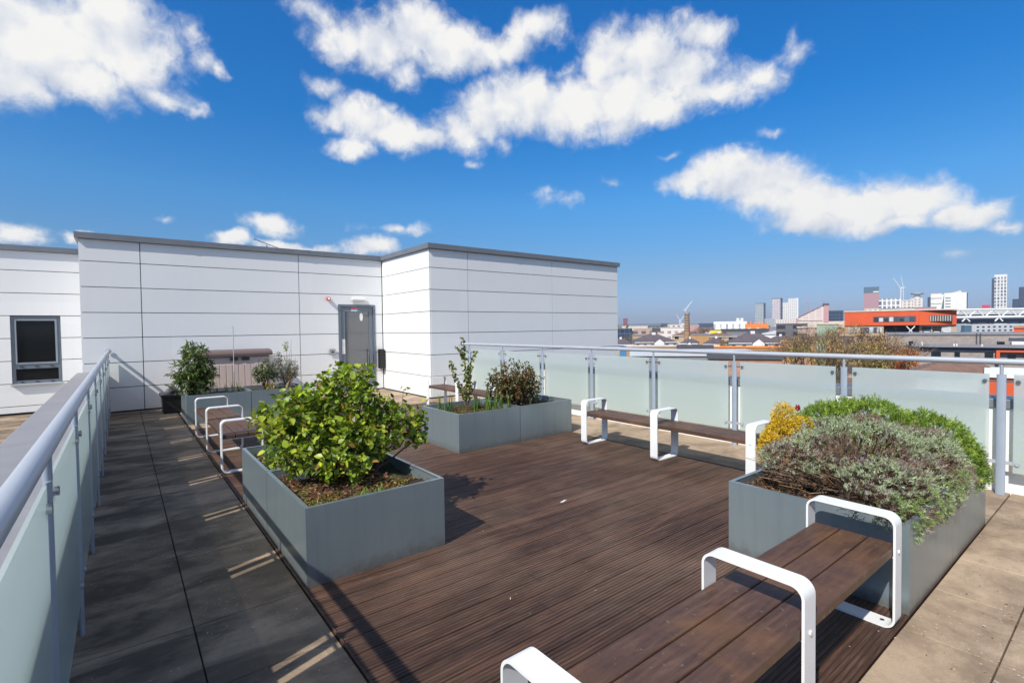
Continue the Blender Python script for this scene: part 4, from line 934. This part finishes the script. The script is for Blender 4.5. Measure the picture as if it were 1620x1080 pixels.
# --- skyline, left to right
B('tower', 'distant square maroon tower alone at the left end of the skyline', 'tower', 986, 993, 503.5, 1500, 16, 'c_maroon', group=HT)
B('office_block', 'dark teal glass office block close to the end of the white wall', 'building', 974, 1000, 520, 330, 25, 'f_glass_navy', roof='c_mid_grey')
B('flats', 'brown framed flats with square openings behind the leftmost hipped house', 'flats', 1002, 1031, 520, 320, 18, 'f_buff', roof='c_cream')
B('flats', 'low cream roofed flats in front of the maroon tower', 'flats', 984, 1024, 516.2, 900, 60, 'f_low_white', roof='c_cream')
B('flats', 'low dark block on the skyline right of the brown framed flats', 'flats', 1030, 1045, 519, 420, 25, 'c_dark_grey', roof='c_mid_grey')
B('shed', 'dark shed on the skyline with a raised dark roof box, left of the chimney', 'shed', 1046, 1058, 511.5, 1300, 50, 'c_navy')
B('building', 'long white terraced building left of the brick chimney', 'building', 1045, 1086, 518.5, 300, 22, 'f_low_white', roof='c_cream')
B('building', 'upper white stepped block behind the long white terraced building', 'building', 1056, 1084, 514.2, 420, 30, 'f_low_white', roof='c_city_white')
B('building', 'bluish white silo like block right behind the brick chimney', 'building', 1077, 1090, 510.8, 700, 20, 'c_pale_grey')
B('building', 'pinkish brick block just right of the brick chimney', 'building', 1091, 1106, 515.2, 520, 20, 'c_pink_wall', roof='c_cream')
B('building', 'dark navy sheds on the skyline between chimney and white flats', 'building', 1105, 1129, 512.2, 900, 60, 'c_navy', roof='c_dark_grey')
t, W, H = B('flats', 'long white flats with grey vertical window strips on the skyline', 'flats', 1129, 1180, 508.5, 620, 22, 'f_white_strips')
lb(t, 'lower_block', 'c_city_white', (0, W*.98, -12, -.1, 0, H-9)); lb(t, 'taller_end', 'f_white_strips', (W*.70, W*.90, -.3, 20, H+.01, H+4))
B('building', 'bright yellow box building in front of the long white flats', 'building', 1123, 1143, 522.5, 330, 14, 'c_yellow', roof='c_mid_grey')
B('building', 'small white box left of the bright yellow building', 'building', 1116, 1124, 525.3, 325, 14, 'c_city_white')
B('warehouse', 'long dark grey warehouse roof right of the yellow building', 'warehouse', 1142, 1214, 521.2, 300, 30, 'c_dark_grey', roof='c_dark_grey')
t, W, H = B('building', 'bright orange building with ragged roofline below the two nearest grey towers', 'building', 1179, 1215, 512.3, 360, 20, 'c_orange_panel')
for k in range(6): lb(t, 'roof_fin', 'c_orange_panel', (W*(.06+k*.16), W*(.10+k*.16), 1, 4, H+.01, H+1.6+.5*(k % 2)))
lb(t, 'window', 'c_city_white', (W*.1, W*.24, -.2, -.01, H-4, H-2.8)); lb(t, 'window', 'c_city_white', (W*.5, W*.6, -.2, -.01, H-4, H-2.8)); lb(t, 'window', 'c_maroon', (W*.74, W*.9, -.2, -.01, H-4.5, H-3))
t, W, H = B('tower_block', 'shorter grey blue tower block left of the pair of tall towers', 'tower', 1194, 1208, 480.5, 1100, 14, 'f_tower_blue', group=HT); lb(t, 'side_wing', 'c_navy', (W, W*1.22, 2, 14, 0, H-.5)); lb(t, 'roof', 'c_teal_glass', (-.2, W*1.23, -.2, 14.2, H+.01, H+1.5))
B('building', 'grey glass low rise between the shorter tower and the next tower', 'building', 1209, 1226, 504, 1000, 20, 'f_tower_blue')
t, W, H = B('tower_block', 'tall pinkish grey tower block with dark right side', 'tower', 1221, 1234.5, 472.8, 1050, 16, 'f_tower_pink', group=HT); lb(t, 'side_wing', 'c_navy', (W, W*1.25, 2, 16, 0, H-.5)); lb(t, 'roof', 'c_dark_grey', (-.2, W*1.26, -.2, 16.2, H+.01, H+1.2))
B('tower_block', 'slim pale tower squeezed behind the tall white tower, on its left', 'tower', 1238, 1247, 479, 1150, 12, 'f_tower_white', group=HT)
t, W, H = B('tower_block', 'tall white gridded tower block with a plain white right edge', 'tower', 1246.5, 1260, 472.2, 1080, 16, 'f_tower_white', group=HT); lb(t, 'edge_wall', 'c_city_white', (W, W*1.2, 0, 16, 0, H+.6))
B('building', 'white low block at the foot of the tall white gridded tower', 'building', 1226, 1258, 505, 900, 20, 'f_low_white')
t, W, H = B('flats', 'dark brick flats with black balconies below the tall towers', 'flats', 1228, 1276, 513, 240, 18, 'f_balcony', roof='c_dark_grey')
# wedge building
t = croot('wedge_building', 'white striped building with a steep sloping roof and pink end tower', 'building', 1260, 800); k = 800/FPX*CK
z_ = lambda v: zt(1285, v, 800)
b = MB(); b.prism([(3*k, 0), (42*k, 0), (42*k, z_(485.5)), (38*k, z_(486.5)), (3*k, z_(503))], 'y', 0, 25); b.build('sloping_wing', 'f_stripes', t, (0, 0, 0))
lb(t, 'end_tower', 'c_pink_wall', (42*k+.1, 50*k, 0, 22, 0, z_(481.5))); lb(t, 'tower_top', 'c_dark_grey', (41*k, 50.3*k, -.3, 22.3, z_(484), z_(481)))
lb(t, 'low_wing', 'c_pink_wall', (-1*k, 3*k-.1, 0, 22, 0, z_(503)))
b = MB(); b.prism([(3*k, z_(503)+.2), (41*k, z_(485.5)+.6), (41*k, z_(485.5)+2), (3*k, z_(503)+1.8)], 'y', -.2, 25.2); b.build('roof', 'c_maroon', t, (0, 0, 0))
B('office_block', 'navy glass office block between the wedge building and the orange building', 'building', 1311, 1334, 491.5, 500, 30, 'f_glass_navy', roof='c_mid_grey')
B('building', 'cream low block in front of the navy glass office block', 'building', 1311, 1338, 508, 330, 14, 'c_cream')
# tall pink tower
t, W, H = B('tower_block', 'broad dusky pink tower with a blue glass crown', 'tower', 1366, 1390, 464, 900, 20, 'f_pink_tower', group=HT); lb(t, 'glass_crown', 'f_glass_navy' if False else 'c_teal_glass', (0, W, 0, 20, H+.02, H+11)); lb(t, 'crown_band', 'c_city_white', (W*.62, W*.98, -.3, -.02, H+1, H+3))
B('building', 'cream low roof block at the foot of the dusky pink tower', 'building', 1367, 1394, 489, 500, 20, 'f_low_white', roof='c_cream')
t, W, H = B('office_block', 'white framed grid office block right of the dusky pink tower', 'building', 1390, 1425, 473, 600, 22, 'f_white_frame', group=None)
B('office_block', 'wider lower grid office block under the tower crane', 'building', 1423, 1444, 475.5, 620, 22, 'f_low_white', roof='c_pale_grey')
t, W, H = B('building', 'concrete building with a flared round platform on top', 'building', 1440, 1459, 472, 640, 20, 'f_low_white')
b = MB(); b.tube([(W*.55, 8, H+.1), (W*.55, 8, H+5), (W*.55, 8, H+5.1), (W*.55, 8, H+7)], [3.6, 3.2, 6.2, 6.4], 16); b.build('round_platform', 'c_pale_grey', t, (0, 0, 0))
B('office_block', 'narrow dark blue block left of the big white blocks', 'building', 1467, 1473, 470, 700, 14, 'c_navy')
t, W, H = B('office_block', 'white block with terraces, left of the tallest plain white block', 'building', 1472, 1493, 466.5, 560, 20, 'c_city_white'); lb(t, 'window_band', 'c_mid_grey', (W*.02, W*.8, -.1, -.005, H-4.4, H-3.6)); lb(t, 'window_band', 'c_mid_grey', (W*.02, W*.8, -.1, -.005, H-10.4, H-9.6)); lb(t, 'plant_room', 'c_cream', (0, W*.8, 2, 12, H+.01, H+1.5))
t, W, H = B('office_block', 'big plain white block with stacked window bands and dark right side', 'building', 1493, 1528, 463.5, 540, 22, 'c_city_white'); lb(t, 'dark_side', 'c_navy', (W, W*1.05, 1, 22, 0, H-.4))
for q in range(6): lb(t, 'window_band', 'c_mid_grey', (W*.06, W*.3, -.1, -.005, H-6-q*3.1, H-4.8-q*3.1))
b = MB(); b.prism([(W*.3, H+.01), (W*.8, H+.01), (W*.72, H+2.4), (W*.55, H+1.2)], 'y', 2, 12); b.build('roof_ridge', 'c_cream', t, (0, 0, 0))
B('shed', 'crimson box roof peeping over the white stadium roof', 'building', 1553, 1566, 482.5, 480, 20, 'c_crimson')
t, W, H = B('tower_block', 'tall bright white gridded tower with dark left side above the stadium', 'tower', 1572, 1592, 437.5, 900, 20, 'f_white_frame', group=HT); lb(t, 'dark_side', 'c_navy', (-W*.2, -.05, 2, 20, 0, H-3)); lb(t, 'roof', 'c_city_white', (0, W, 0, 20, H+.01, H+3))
B('tower_block', 'lower dark blue tower second from the right edge', 'tower', 1601, 1611, 473, 800, 16, 'f_glass_navy', group=HT)
B('tower_block', 'dark blue tower at the right edge of the skyline', 'tower', 1611, 1632, 454, 800, 20, 'f_glass_navy', group=HT)
# cranes
def crane(label, u, vbase, vtop, ju, jv, D, m, group='tower cranes on the skyline', r=.7):
    r *= .62
    t = thing('tower_crane', label, 'crane', (at(u, 515, D).x, at(u, 515, D).y, GZ), group)
    a, b_ = at(u, vtop, D), at(ju, jv, D); base = Vector((a.x, a.y, GZ)); tow = (a-b_); tow.z = abs(tow.z)*.15; tow = tow.normalized()
    MB().tube([base, a], r, 4).build('mast', m, t); d = (b_-a)
    MB().tube([a, b_], [r*1.1, r*.5], 4).build('jib', m, t)
    cb_ = a+Vector((-d.x, -d.y, 0)).normalized()*D*.004 if abs(d.x)+abs(d.y) > .1 else a+Vector((D*.004, 0, 0))
    MB().tube([a, cb_], [r, r*1.6], 4).build('counter_jib', m, t); MB().tube([cb_, a+Vector((0, 0, D*.004)), b_], r*.15, 4, False).build('tie_bar', m, t)
crane('white luffing crane with a raised jib behind the brick chimney', 1084, 500, 491, 1095, 476, 700, 'c_crane_white')
crane('pale crane with low splayed jibs left of the brick chimney', 1075, 500, 506, 1070, 497, 900, 'c_crane_white', r=.8)
crane('second pale crane touching the left side of the brick chimney', 1077, 500, 508, 1082, 499, 920, 'c_crane_white', r=.8)
crane('tall white crane above the grid office blocks, jib leaning left', 1425, 480, 456, 1413, 439, 650, 'c_crane_white', r=.9)
crane('white crane close behind the tall one, jib nearly upright', 1429, 480, 455, 1425, 436, 680, 'c_crane_white', r=.6)
crane('small pink crane left of the wedge building', 1279, 500, 479, 1283, 470, 1200, 'c_crane_red', r=.8)
crane('small red crane above the pink end tower of the wedge building', 1303, 480, 477, 1301, 474, 1200, 'c_crane_red', r=.8)
# chimney
p = at(1087, 515, 230); t = thing('brick_chimney', 'tall banded tan brick chimney rising over the houses', 'chimney', (p.x, p.y, GZ))
h_ = zt(1087, 498, 230); b = MB(); b.tube([(0, 0, 0), (0, 0, h_)], [1.75, .95], 12); b.build('shaft', 'chimney_brick', t, (0, 0, 0))
for q in range(6): z = h_*(.62+q*.06); MB().tube([(0, 0, z), (0, 0, z+.25)], [1.75-.8*(.62+q*.06)+.08]*2, 12).build('iron_band', 'c_dark_grey', t, (0, 0, 0))
MB().tube([(0, 0, h_+.01), (0, 0, h_+.5), (0, 0, h_+1.3)], [1.25, 1.3, 1.0], 12).build('cap', 'c_mid_grey', t, (0, 0, 0))
# --- houses
house('leftmost hipped slate house with white walls and a small centre gable', 1004, 1074, 528.5, 541, 165, 13, 'c_city_white', 'slate', 8, 6)
house('small slate house just right of the leftmost hipped house', 1074, 1104, 535.5, 543, 150, 10, 'c_city_white', 'slate', -6, 2)
house('plain purple slate house between the two white walled houses', 1112, 1154, 534.5, 544, 160, 11, 'c_cream', 'slate', 0, 0, False)
house('biggest hipped slate house with white walls, right of the chimney', 1153, 1236, 526.5, 542, 150, 14, 'c_city_white', 'slate', 5, 5)
house('slate roofed house right beside the biggest hipped house', 1206, 1256, 531, 540, 178, 12, 'c_orange_render', 'slate', -8, 0, False)
house('dark low slate roof peeping in at the end of the white wall', 960, 1004, 536, 545, 175, 12, 'c_cream', 'slate', 0, 0, False)
house('brown tiled bungalow roof in the middle distance behind the chimney foot', 1062, 1116, 524.5, 530.5, 260, 12, 'c_buff', 'brown_tile', 0, 3, False)
house('brown tiled roof right of the chimney, below the yellow building', 1112, 1165, 526.5, 532, 235, 12, 'c_buff', 'brown_tile', 4, 3, False)
house('pale roofed hall behind the biggest hipped house', 1205, 1262, 522.5, 527.5, 250, 14, 'c_city_white', 'c_pale_grey', 0, 0, False)
B('long_shed', 'long tan boarded wall below the white walled hipped houses', 'wall', 990, 1130, 548, 130, 3, 'c_tan_board', roof='c_cream')
B('long_shed', 'orange boarded wall below the biggest hipped house', 'wall', 1130, 1250, 549.5, 125, 3, 'c_tan_board', roof='c_orange_panel')
B('shed', 'dark green flat roofed shed just above the handrail left of centre', 'shed', 1070, 1128, 546, 118, 5, 'c_dark_grey')
B('shed', 'small blue box close behind the balustrade beside the white wall', 'shed', 980, 991, 549, 60, 4, 'c_blue_box')
B('flat_roof', 'grey flat roof with pale edge right below the handrail', 'roof', 1000, 1200, 562, 80, 16, 'c_mid_grey', roof='c_pale_grey')
B('flat_roof', 'terracotta flat roofed block below the handrail near the centre post', 'roof', 1120, 1232, 567, 62, 14, 'red_brick', roof='c_dark_grey')
# --- orange school like building (two storeys seen)
t = croot('orange_building', 'long red orange building with a ribbon of windows and a buff lower floor', 'building', 1336, 130); k = 130/FPX*CK
zz = lambda v: zt(1400, v, 130)
W = 162*k; z1, z2, z3 = zz(493), zz(514.5), zz(517)
lb(t, 'upper_storey', 'c_orange_render', (0, 110*k, 0, 16, z2, z1))
b = MB(); b.prism([(110*k+.02, 0), (162*k, 1.2), (162*k, 16), (110*k+.02, 16)], 'z', z2, z1-.15); b.build('angled_end', 'c_orange_render', t, (0, 0, 0))
lb(t, 'roof_edge', 'c_cream', (-.1, 162*k, -.15, 16.2, z1+.01, z1+.25))
wx0, wx1 = 44*k, 106*k; fr_ = lb(t, 'window_ribbon', 'c_dark_grey', (wx0, wx1, -.06, -.005, zz(509.3), zz(501)))
for q in range(8):
    a = wx0+.2+q*(wx1-wx0-.3)/8; lb(fr_, 'pane', ['window_glass', 'c_pale_grey', 'window_glass', 'c_pale_grey', 'c_navy', 'window_glass', 'c_teal_glass', 'c_navy'][q], (a, a+(wx1-wx0)/8-.25, -.10, -.065, zz(508.8), zz(502+(q*7 % 3))))
fr_ = lb(t, 'window_ribbon', 'c_dark_grey', (125*k, 156*k, .25, 1.0, zz(509.3), zz(500.5)))
for q in range(9): lb(fr_, 'mullion', 'c_cream', ((126+q*3.3)*k, (126.8+q*3.3)*k, .12, .245, zz(509), zz(501)))
lb(t, 'lower_storey', 'c_buff', (0, 60*k, .3, 15, 0, z2-.01)); lb(t, 'recess', 'c_navy', (60*k+.01, 112*k, 4, 15, 0, z2-.01)); lb(t, 'lower_end', 'c_buff', (112*k+.01, 162*k, 1.6, 15, 0, z2-.01))
for (a, b_, m_) in ((6, 14, 'c_pale_grey'), (15, 24, 'c_pale_grey'), (25, 38, 'c_navy'), (39, 44, 'c_pale_grey'), (45, 50, 'c_navy'), (51, 57, 'c_pale_grey')): lb(t, 'window', m_, (a*k, b_*k, .2, .295, zz(526), zz(517.5)))
for (a, b_, m_) in ((116, 128, 'c_navy'), (130, 142, 'window_glass'), (143, 155, 'c_pale_grey')): lb(t, 'window', m_, (a*k, b_*k, 1.5, 1.595, zz(526), zz(517)))
for q in range(3): lb(t, 'roof_plant', 'c_city_white', ((116+q*13)*k, (124+q*13)*k, -2.0, 0, zz(530), zz(524)))
b = MB(); b.tube([(92*k, -1, zz(529)), (104*k, -1, zz(516))], .12, 6); b.tube([(104*k, -1, zz(529)), (92*k, -1, zz(516))], .12, 6); b.build('white_brace', 'c_city_white', t, (0, 0, 0))
# stadium roof
t = croot('stadium', 'long white trussed stadium roof above a pale wall with small windows', 'stadium', 1498, 260); k = 260/FPX; zz = lambda v: zt(1560, v, 260); L = 260*k
lb(t, 'roof_sheet', 'c_pale_grey', (0, L, 6, 60, zz(497), zz(489))); lb(t, 'dark_seating', 'c_navy', (2*k, L, 5, 58, zz(512), zz(502.5)))
ch = MB()
for (v, r_) in ((489.5, .55), (501.5, .6)): ch.tube([(0, 0, zz(v)), (L, 0, zz(v-.3))], r_, 6)
ch.build('chord', 'c_city_white', t, (0, 0, 0)); 
for q in range(10):
    x0 = (8+q*26)*k; b = MB(); b.tube([(x0, 0, zz(501)), (x0+13*k, 0, zz(490)), (x0+26*k, 0, zz(501))], .35, 5); b.build('diagonal', 'c_city_white', t, (0, 0, 0))
for q in range(5):
    x0 = (30+q*52)*k; b = MB(); b.tube([(x0-6*k, 0, zz(508)), (x0, 0, zz(502)), (x0+6*k, 0, zz(508))], .4, 5); b.build('support_leg', 'c_city_white', t, (0, 0, 0))
lb(t, 'pale_wall', 'c_pale_grey', (12*k, L, -6, 0, 0, zz(512.5))); 
for q in range(14): lb(t, 'window', 'c_navy', ((30+q*8.5)*k, (33.5+q*8.5)*k, -6.2, -6.01, zz(517.5), zz(515.5))); lb(t, 'window', 'c_navy', ((30+q*8.5)*k, (33.5+q*8.5)*k, -6.2, -6.01, zz(523), zz(521)))
lb(t, 'glass_bay', 'c_teal_glass', (6*k, 17*k, -8, -6.02, 0, zz(514)))
# grey brick buildings
t, W, H = B('brick_building', 'long grey brick building with flat roof below the orange building', 'building', 1404, 1602, 528.5, 100, 10, 'grey_brick', roof='c_mid_grey'); k = 100/FPX*CK; zz = lambda v: zt(1500, v, 100)
for (a, b_) in ((33, 40), (157, 167)): lb(t, 'window', 'window_glass', (a*k, b_*k, -.08, -.005, zz(547), zz(538)))
for a in (130, 135): MB().tube([((a)*k, -.2, zz(545)), ((a)*k, -.2, zz(526))], .10, 6).build('flue', 'c_dark_grey', t, (0, 0, 0))
lb(t, 'roof_unit', 'c_city_white', (174*k, 196*k, -1.5, -.1, zz(544.5), zz(538)))
lb(t, 'dark_opening', 'c_navy', (172*k, 197*k, -.08, -.005, zz(537), zz(533)))
t, W, H = B('brick_building', 'nearer grey brick building with dark roof band and orange framed bays', 'building', 1446, 1640, 547.5, 86, 9, 'grey_brick'); k = 86/FPX*CK; zz = lambda v: zt(1530, v, 86)
lb(t, 'roof_slab', 'c_mid_grey', (-.3, W+.3, -.8, 9, zz(547.2), zz(545.5))); lb(t, 'dark_band', 'c_navy', (0, W, -.25, -.01, zz(553), zz(549)))
for (a, b_) in ((27, 42), (62, 70), (105, 117), (168, 180)): lb(t, 'window', 'window_glass', (a*k, b_*k, -.08, -.005, zz(562), zz(555)))
for a0 in (120, ):
    lb(t, 'orange_frame', 'c_orange_render', (a0*k, (a0+5)*k, -.9, -.26, zz(570), zz(551))); lb(t, 'orange_frame', 'c_orange_render', ((a0+40)*k, (a0+46)*k, -.9, -.26, zz(570), zz(551))); lb(t, 'orange_frame', 'c_orange_render', ((a0+5)*k+.01, (a0+40)*k-.01, -.9, -.26, zz(553.5), zz(551)))
    lb(t, 'window', 'window_glass', ((a0+16)*k, (a0+27)*k, -.08, -.005, zz(566), zz(557)))
for (a, h) in ((12, 2.2), (60, 1.2), (64, 1.2), (100, 1.0)): lb(t, 'roof_vent', 'c_city_white', (a*k, (a+2)*k, -.6, -.3, zz(545.4), zz(545.4)+h*.3))
B('building', 'plain orange block at the right edge behind the grey brick roofs', 'building', 1604, 1670, 518.5, 94, 12, 'c_orange_render', roof='red_brick')
B('building', 'bright orange rendered gable wall beside the autumn trees', 'building', 1400, 1452, 552, 84, 6, 'c_orange_render', roof='c_dark_grey')
t = croot('house', 'near brown tiled hipped roof just under the right hand handrail', 'house', 1440, 52, 0, 'hipped roof houses'); k = 52/FPX*CK; lb(t, 'walls', 'c_city_white', (.5, 150*k, .5, 8, 0, zt(1520, 592, 52))); hiproof(t, 0, 155*k, 0, 9, zt(1520, 590, 52), zt(1520, 569, 52), 'brown_tile')
B('building', 'white walled block with orange end seen through the balustrade gap', 'building', 1560, 1660, 596, 45, 8, 'c_orange_render', roof='c_city_white')
B('building', 'green stained copper clad building behind the bare trees', 'building', 1292, 1326, 513, 150, 10, 'c_green_patina', roof='c_cream')
B('building', 'buff brick flats behind the bare trees left of the orange building', 'flats', 1262, 1340, 518, 170, 12, 'f_buff', roof='c_cream')
B('building', 'buff lower block with pale windows behind the orange tinted trees', 'flats', 1330, 1410, 531, 118, 8, 'f_buff', roof='c_buff')
B('building', 'red brown brick flats low among the trees right of the hipped houses', 'flats', 1236, 1290, 541, 130, 8, 'red_brick', roof='c_tan_board')
# more low roofs filling the middle distance
fill = [(1000, 1040, 531, 240, 'c_buff', 'low buff roof right behind the leftmost hipped house'), (1040, 1066, 525.5, 330, 'c_cream', 'low cream block left of the chimney foot'), (1094, 1122, 530, 215, 'c_tan_board', 'tan flat block right of the chimney foot'),
 (1150, 1180, 527, 260, 'c_mid_grey', 'grey flat roof behind the left hip of the biggest hipped house'), (1214, 1232, 524, 300, 'c_cream', 'cream strip block under the orange building'), (1180, 1226, 518.5, 520, 'c_mid_grey', 'grey low skyline block behind the orange building'),
 (1096, 1130, 519.5, 600, 'c_maroon', 'dark reddish low block below the navy sheds'), (1262, 1300, 508, 560, 'c_cream', 'cream low block before the wedge building'), (1300, 1340, 512, 400, 'c_buff', 'buff low block left of the orange building'),
 (1440, 1480, 487, 480, 'c_pink_wall', 'reddish low roof just above the orange building'), (1395, 1445, 488.5, 470, 'c_cream', 'cream low roof just above the middle of the orange building')]
for (a, b_, v, D, m, lab) in fill: B('low_building', lab, 'building', a, b_, v, D, 14, m, roof='c_mid_grey')

# trees
def tree(label, u, vtop, D, r, cols, n=900, dens=1.0, leafy=.4, seed=0):
    p = at(u, 515, D); H = zt(u, vtop, D)*1.09; rnd = random.Random(seed); t = thing('tree', label, 'tree', (p.x, p.y, GZ), 'trees between the houses')
    mb = MB(); tips = []
    def br(a, d, ln, rad, lev):
        b_ = a+d*ln; mb.tube([a, a.lerp(b_, .5)+Vector((rnd.uniform(-1, 1), rnd.uniform(-1, 1), 0))*ln*.05, b_], [rad, rad*.8, rad*.6], 5 if lev < 2 else 3, False)
        if lev >= 4: tips.append((b_, d)); return
        for q in range(3 if lev else 5):
            nd = (d+Vector((rnd.gauss(0, .5), rnd.gauss(0, .5), rnd.gauss(.12, .25)))).normalized(); br(b_ if q else a.lerp(b_, .8), nd, ln*rnd.uniform(.6, .82), rad*.58, lev+1)
    sc = H/14; br(Vector((0, 0, 0)), Vector((0, 0, 1)), H*.36, .22*sc, 0); mb.build('trunk', 'bark', t, (0, 0, 0))
    T_ = np.array([q[0][:] for q in tips]); mx = T_[:, 2].max(); rr = np.abs(T_[:, :2]).max()
    per = max(2, int(n*.62/len(T_))); k = len(T_)*per
    P_ = np.repeat(T_, per, 0)+rng.normal(size=(k, 3))*sc*.55; P_[:, :2] *= r/rr; P_[:, 2] = np.clip(P_[:, 2], 0, None)*H/(mx*1.05)
    D_ = rng.normal(size=(k, 3))+np.array([0, 0, .8]); s = rng.random(k) < leafy
    ln = np.where(s, rng.uniform(.12, .28, k), rng.uniform(.4, .9, k)); wd = np.where(s, rng.uniform(.10, .2, k), rng.uniform(.02, .035, k))
    C = np.where(s[:, None], pick(k, cols), pick(k, [(.16, .11, .07), (.10, .075, .055)])); o_ = needles('crown', P_+np.array(t.location), D_, ln, wd, C, 'leaf_matt', t)
OR = [(.58, .28, .06), (.46, .27, .09), (.36, .24, .10)]; BR = [(.34, .24, .13), (.42, .29, .15), (.26, .20, .13)]; YG = [(.42, .36, .07), (.50, .36, .07), (.30, .26, .07)]
for q, (u, v, D, r, cols, n, lf, lab) in enumerate([
 (1268, 531, 105, 5.0, BR, 3200, .45, 'bare brown tree right of the hipped houses'), (1300, 522, 100, 6.5, BR, 4200, .4, 'largest bare grey brown tree before the green stained building'),
 (1330, 527, 92, 5.2, OR, 4200, .5, 'orange tinted tree right of the largest bare tree'), (1362, 533, 90, 4.6, BR, 3600, .45, 'bare brown tree in front of the buff lower block'),
 (1392, 534, 84, 4.6, OR, 5200, .6, 'bright orange tree next to the orange gable wall'), (1418, 541, 80, 3.4, OR, 4200, .6, 'small orange tree at the left end of the grey brick building'),
 (1346, 514.5, 122, 3.6, OR, 2400, .5, 'slim orange tree against the left end of the orange building'), (1252, 541, 96, 3.6, OR, 3000, .5, 'low orange brown tree beside the biggest hipped house'),
 (1285, 545, 78, 4.2, YG, 4000, .5, 'yellowish bushy tree just above the handrail, left one'), (1378, 548, 70, 4.0, YG, 4200, .5, 'yellowish bushy tree just above the handrail, right one'),
 (1102, 521, 260, 7, BR, 2200, .5, 'distant brown tree clump right of the chimney'), (1113, 519.5, 300, 8, BR, 2200, .5, 'farther brown tree behind the chimney clump'),
 (1246, 537, 130, 3.4, OR, 1800, .5, 'small orange tree at the right corner of the biggest hipped house'), (992, 531, 200, 6, BR, 2000, .5, 'brown tree beside the teal glass office block'),
 (1142, 540, 140, 3, OR, 1500, .5, 'little orange tree between the purple slate house and the biggest house'), (1320, 548, 74, 3.6, OR, 3600, .5, 'rusty bushy tree in the gap between the yellowish trees')]):
    tree(lab, u, v, D, r, cols, n, 1, lf, q+3)
# far woods and roofs that read as one mass
n = 26000; a = rng.uniform(-8, 62, n); uu = 800+rng.random(n)*1100; DD = rng.uniform(130, 3200, n)**1.0
V = np.array([at(u_, 515, d_)[:] for u_, d_ in zip(uu, DD)]); hgt = rng.uniform(1, 9, n)*np.clip(DD/500, .5, 1.6); V[:, 2] = GZ+rng.random(n)*hgt
cl = np.sin(V[:, 0]*.021)+np.sin(V[:, 1]*.017+2)+rng.normal(size=n)*.4 > .1; V = V[cl]; n = len(V); s = np.clip(DD[cl]/200, .6, 5)
o = leaves('distant_woods', V, rng.normal(size=(n, 3)), rng.normal(size=(n, 3))+np.array([0, 0, 1]), rng.uniform(1.2, 2.6, n)*s, rng.uniform(1.0, 2.0, n)*s, pick(n, [(.12, .10, .05), (.09, .10, .045), (.18, .12, .06), (.26, .16, .07), (.30, .26, .22)]), 'leaf_matt')
o['kind'] = 'stuff'; o['label'] = 'brown and green woods and gardens filling the city towards the horizon'

# ------------------------------------------------------------------ the air over the city
hz = MB(); hz.box(-7600, 7600, -7600, 7600, -14.2, 130)
hm = bpy.data.materials.new('haze'); hm.use_nodes = True; ht = NT(hm.node_tree); ht.n.clear()
ho = ht.new('ShaderNodeOutputMaterial'); pv = ht.new('ShaderNodeVolumePrincipled'); pv.inputs['Color'].default_value = (.80, .88, 1, 1); pv.inputs['Density'].default_value = .00018; pv.inputs['Anisotropy'].default_value = .2
ht.l.new(pv.outputs[0], ho.inputs['Volume']); MATS['haze'] = hm
o = hz.build('haze', 'haze'); o['kind'] = 'stuff'; o['label'] = 'thin pale haze in the air over the city'
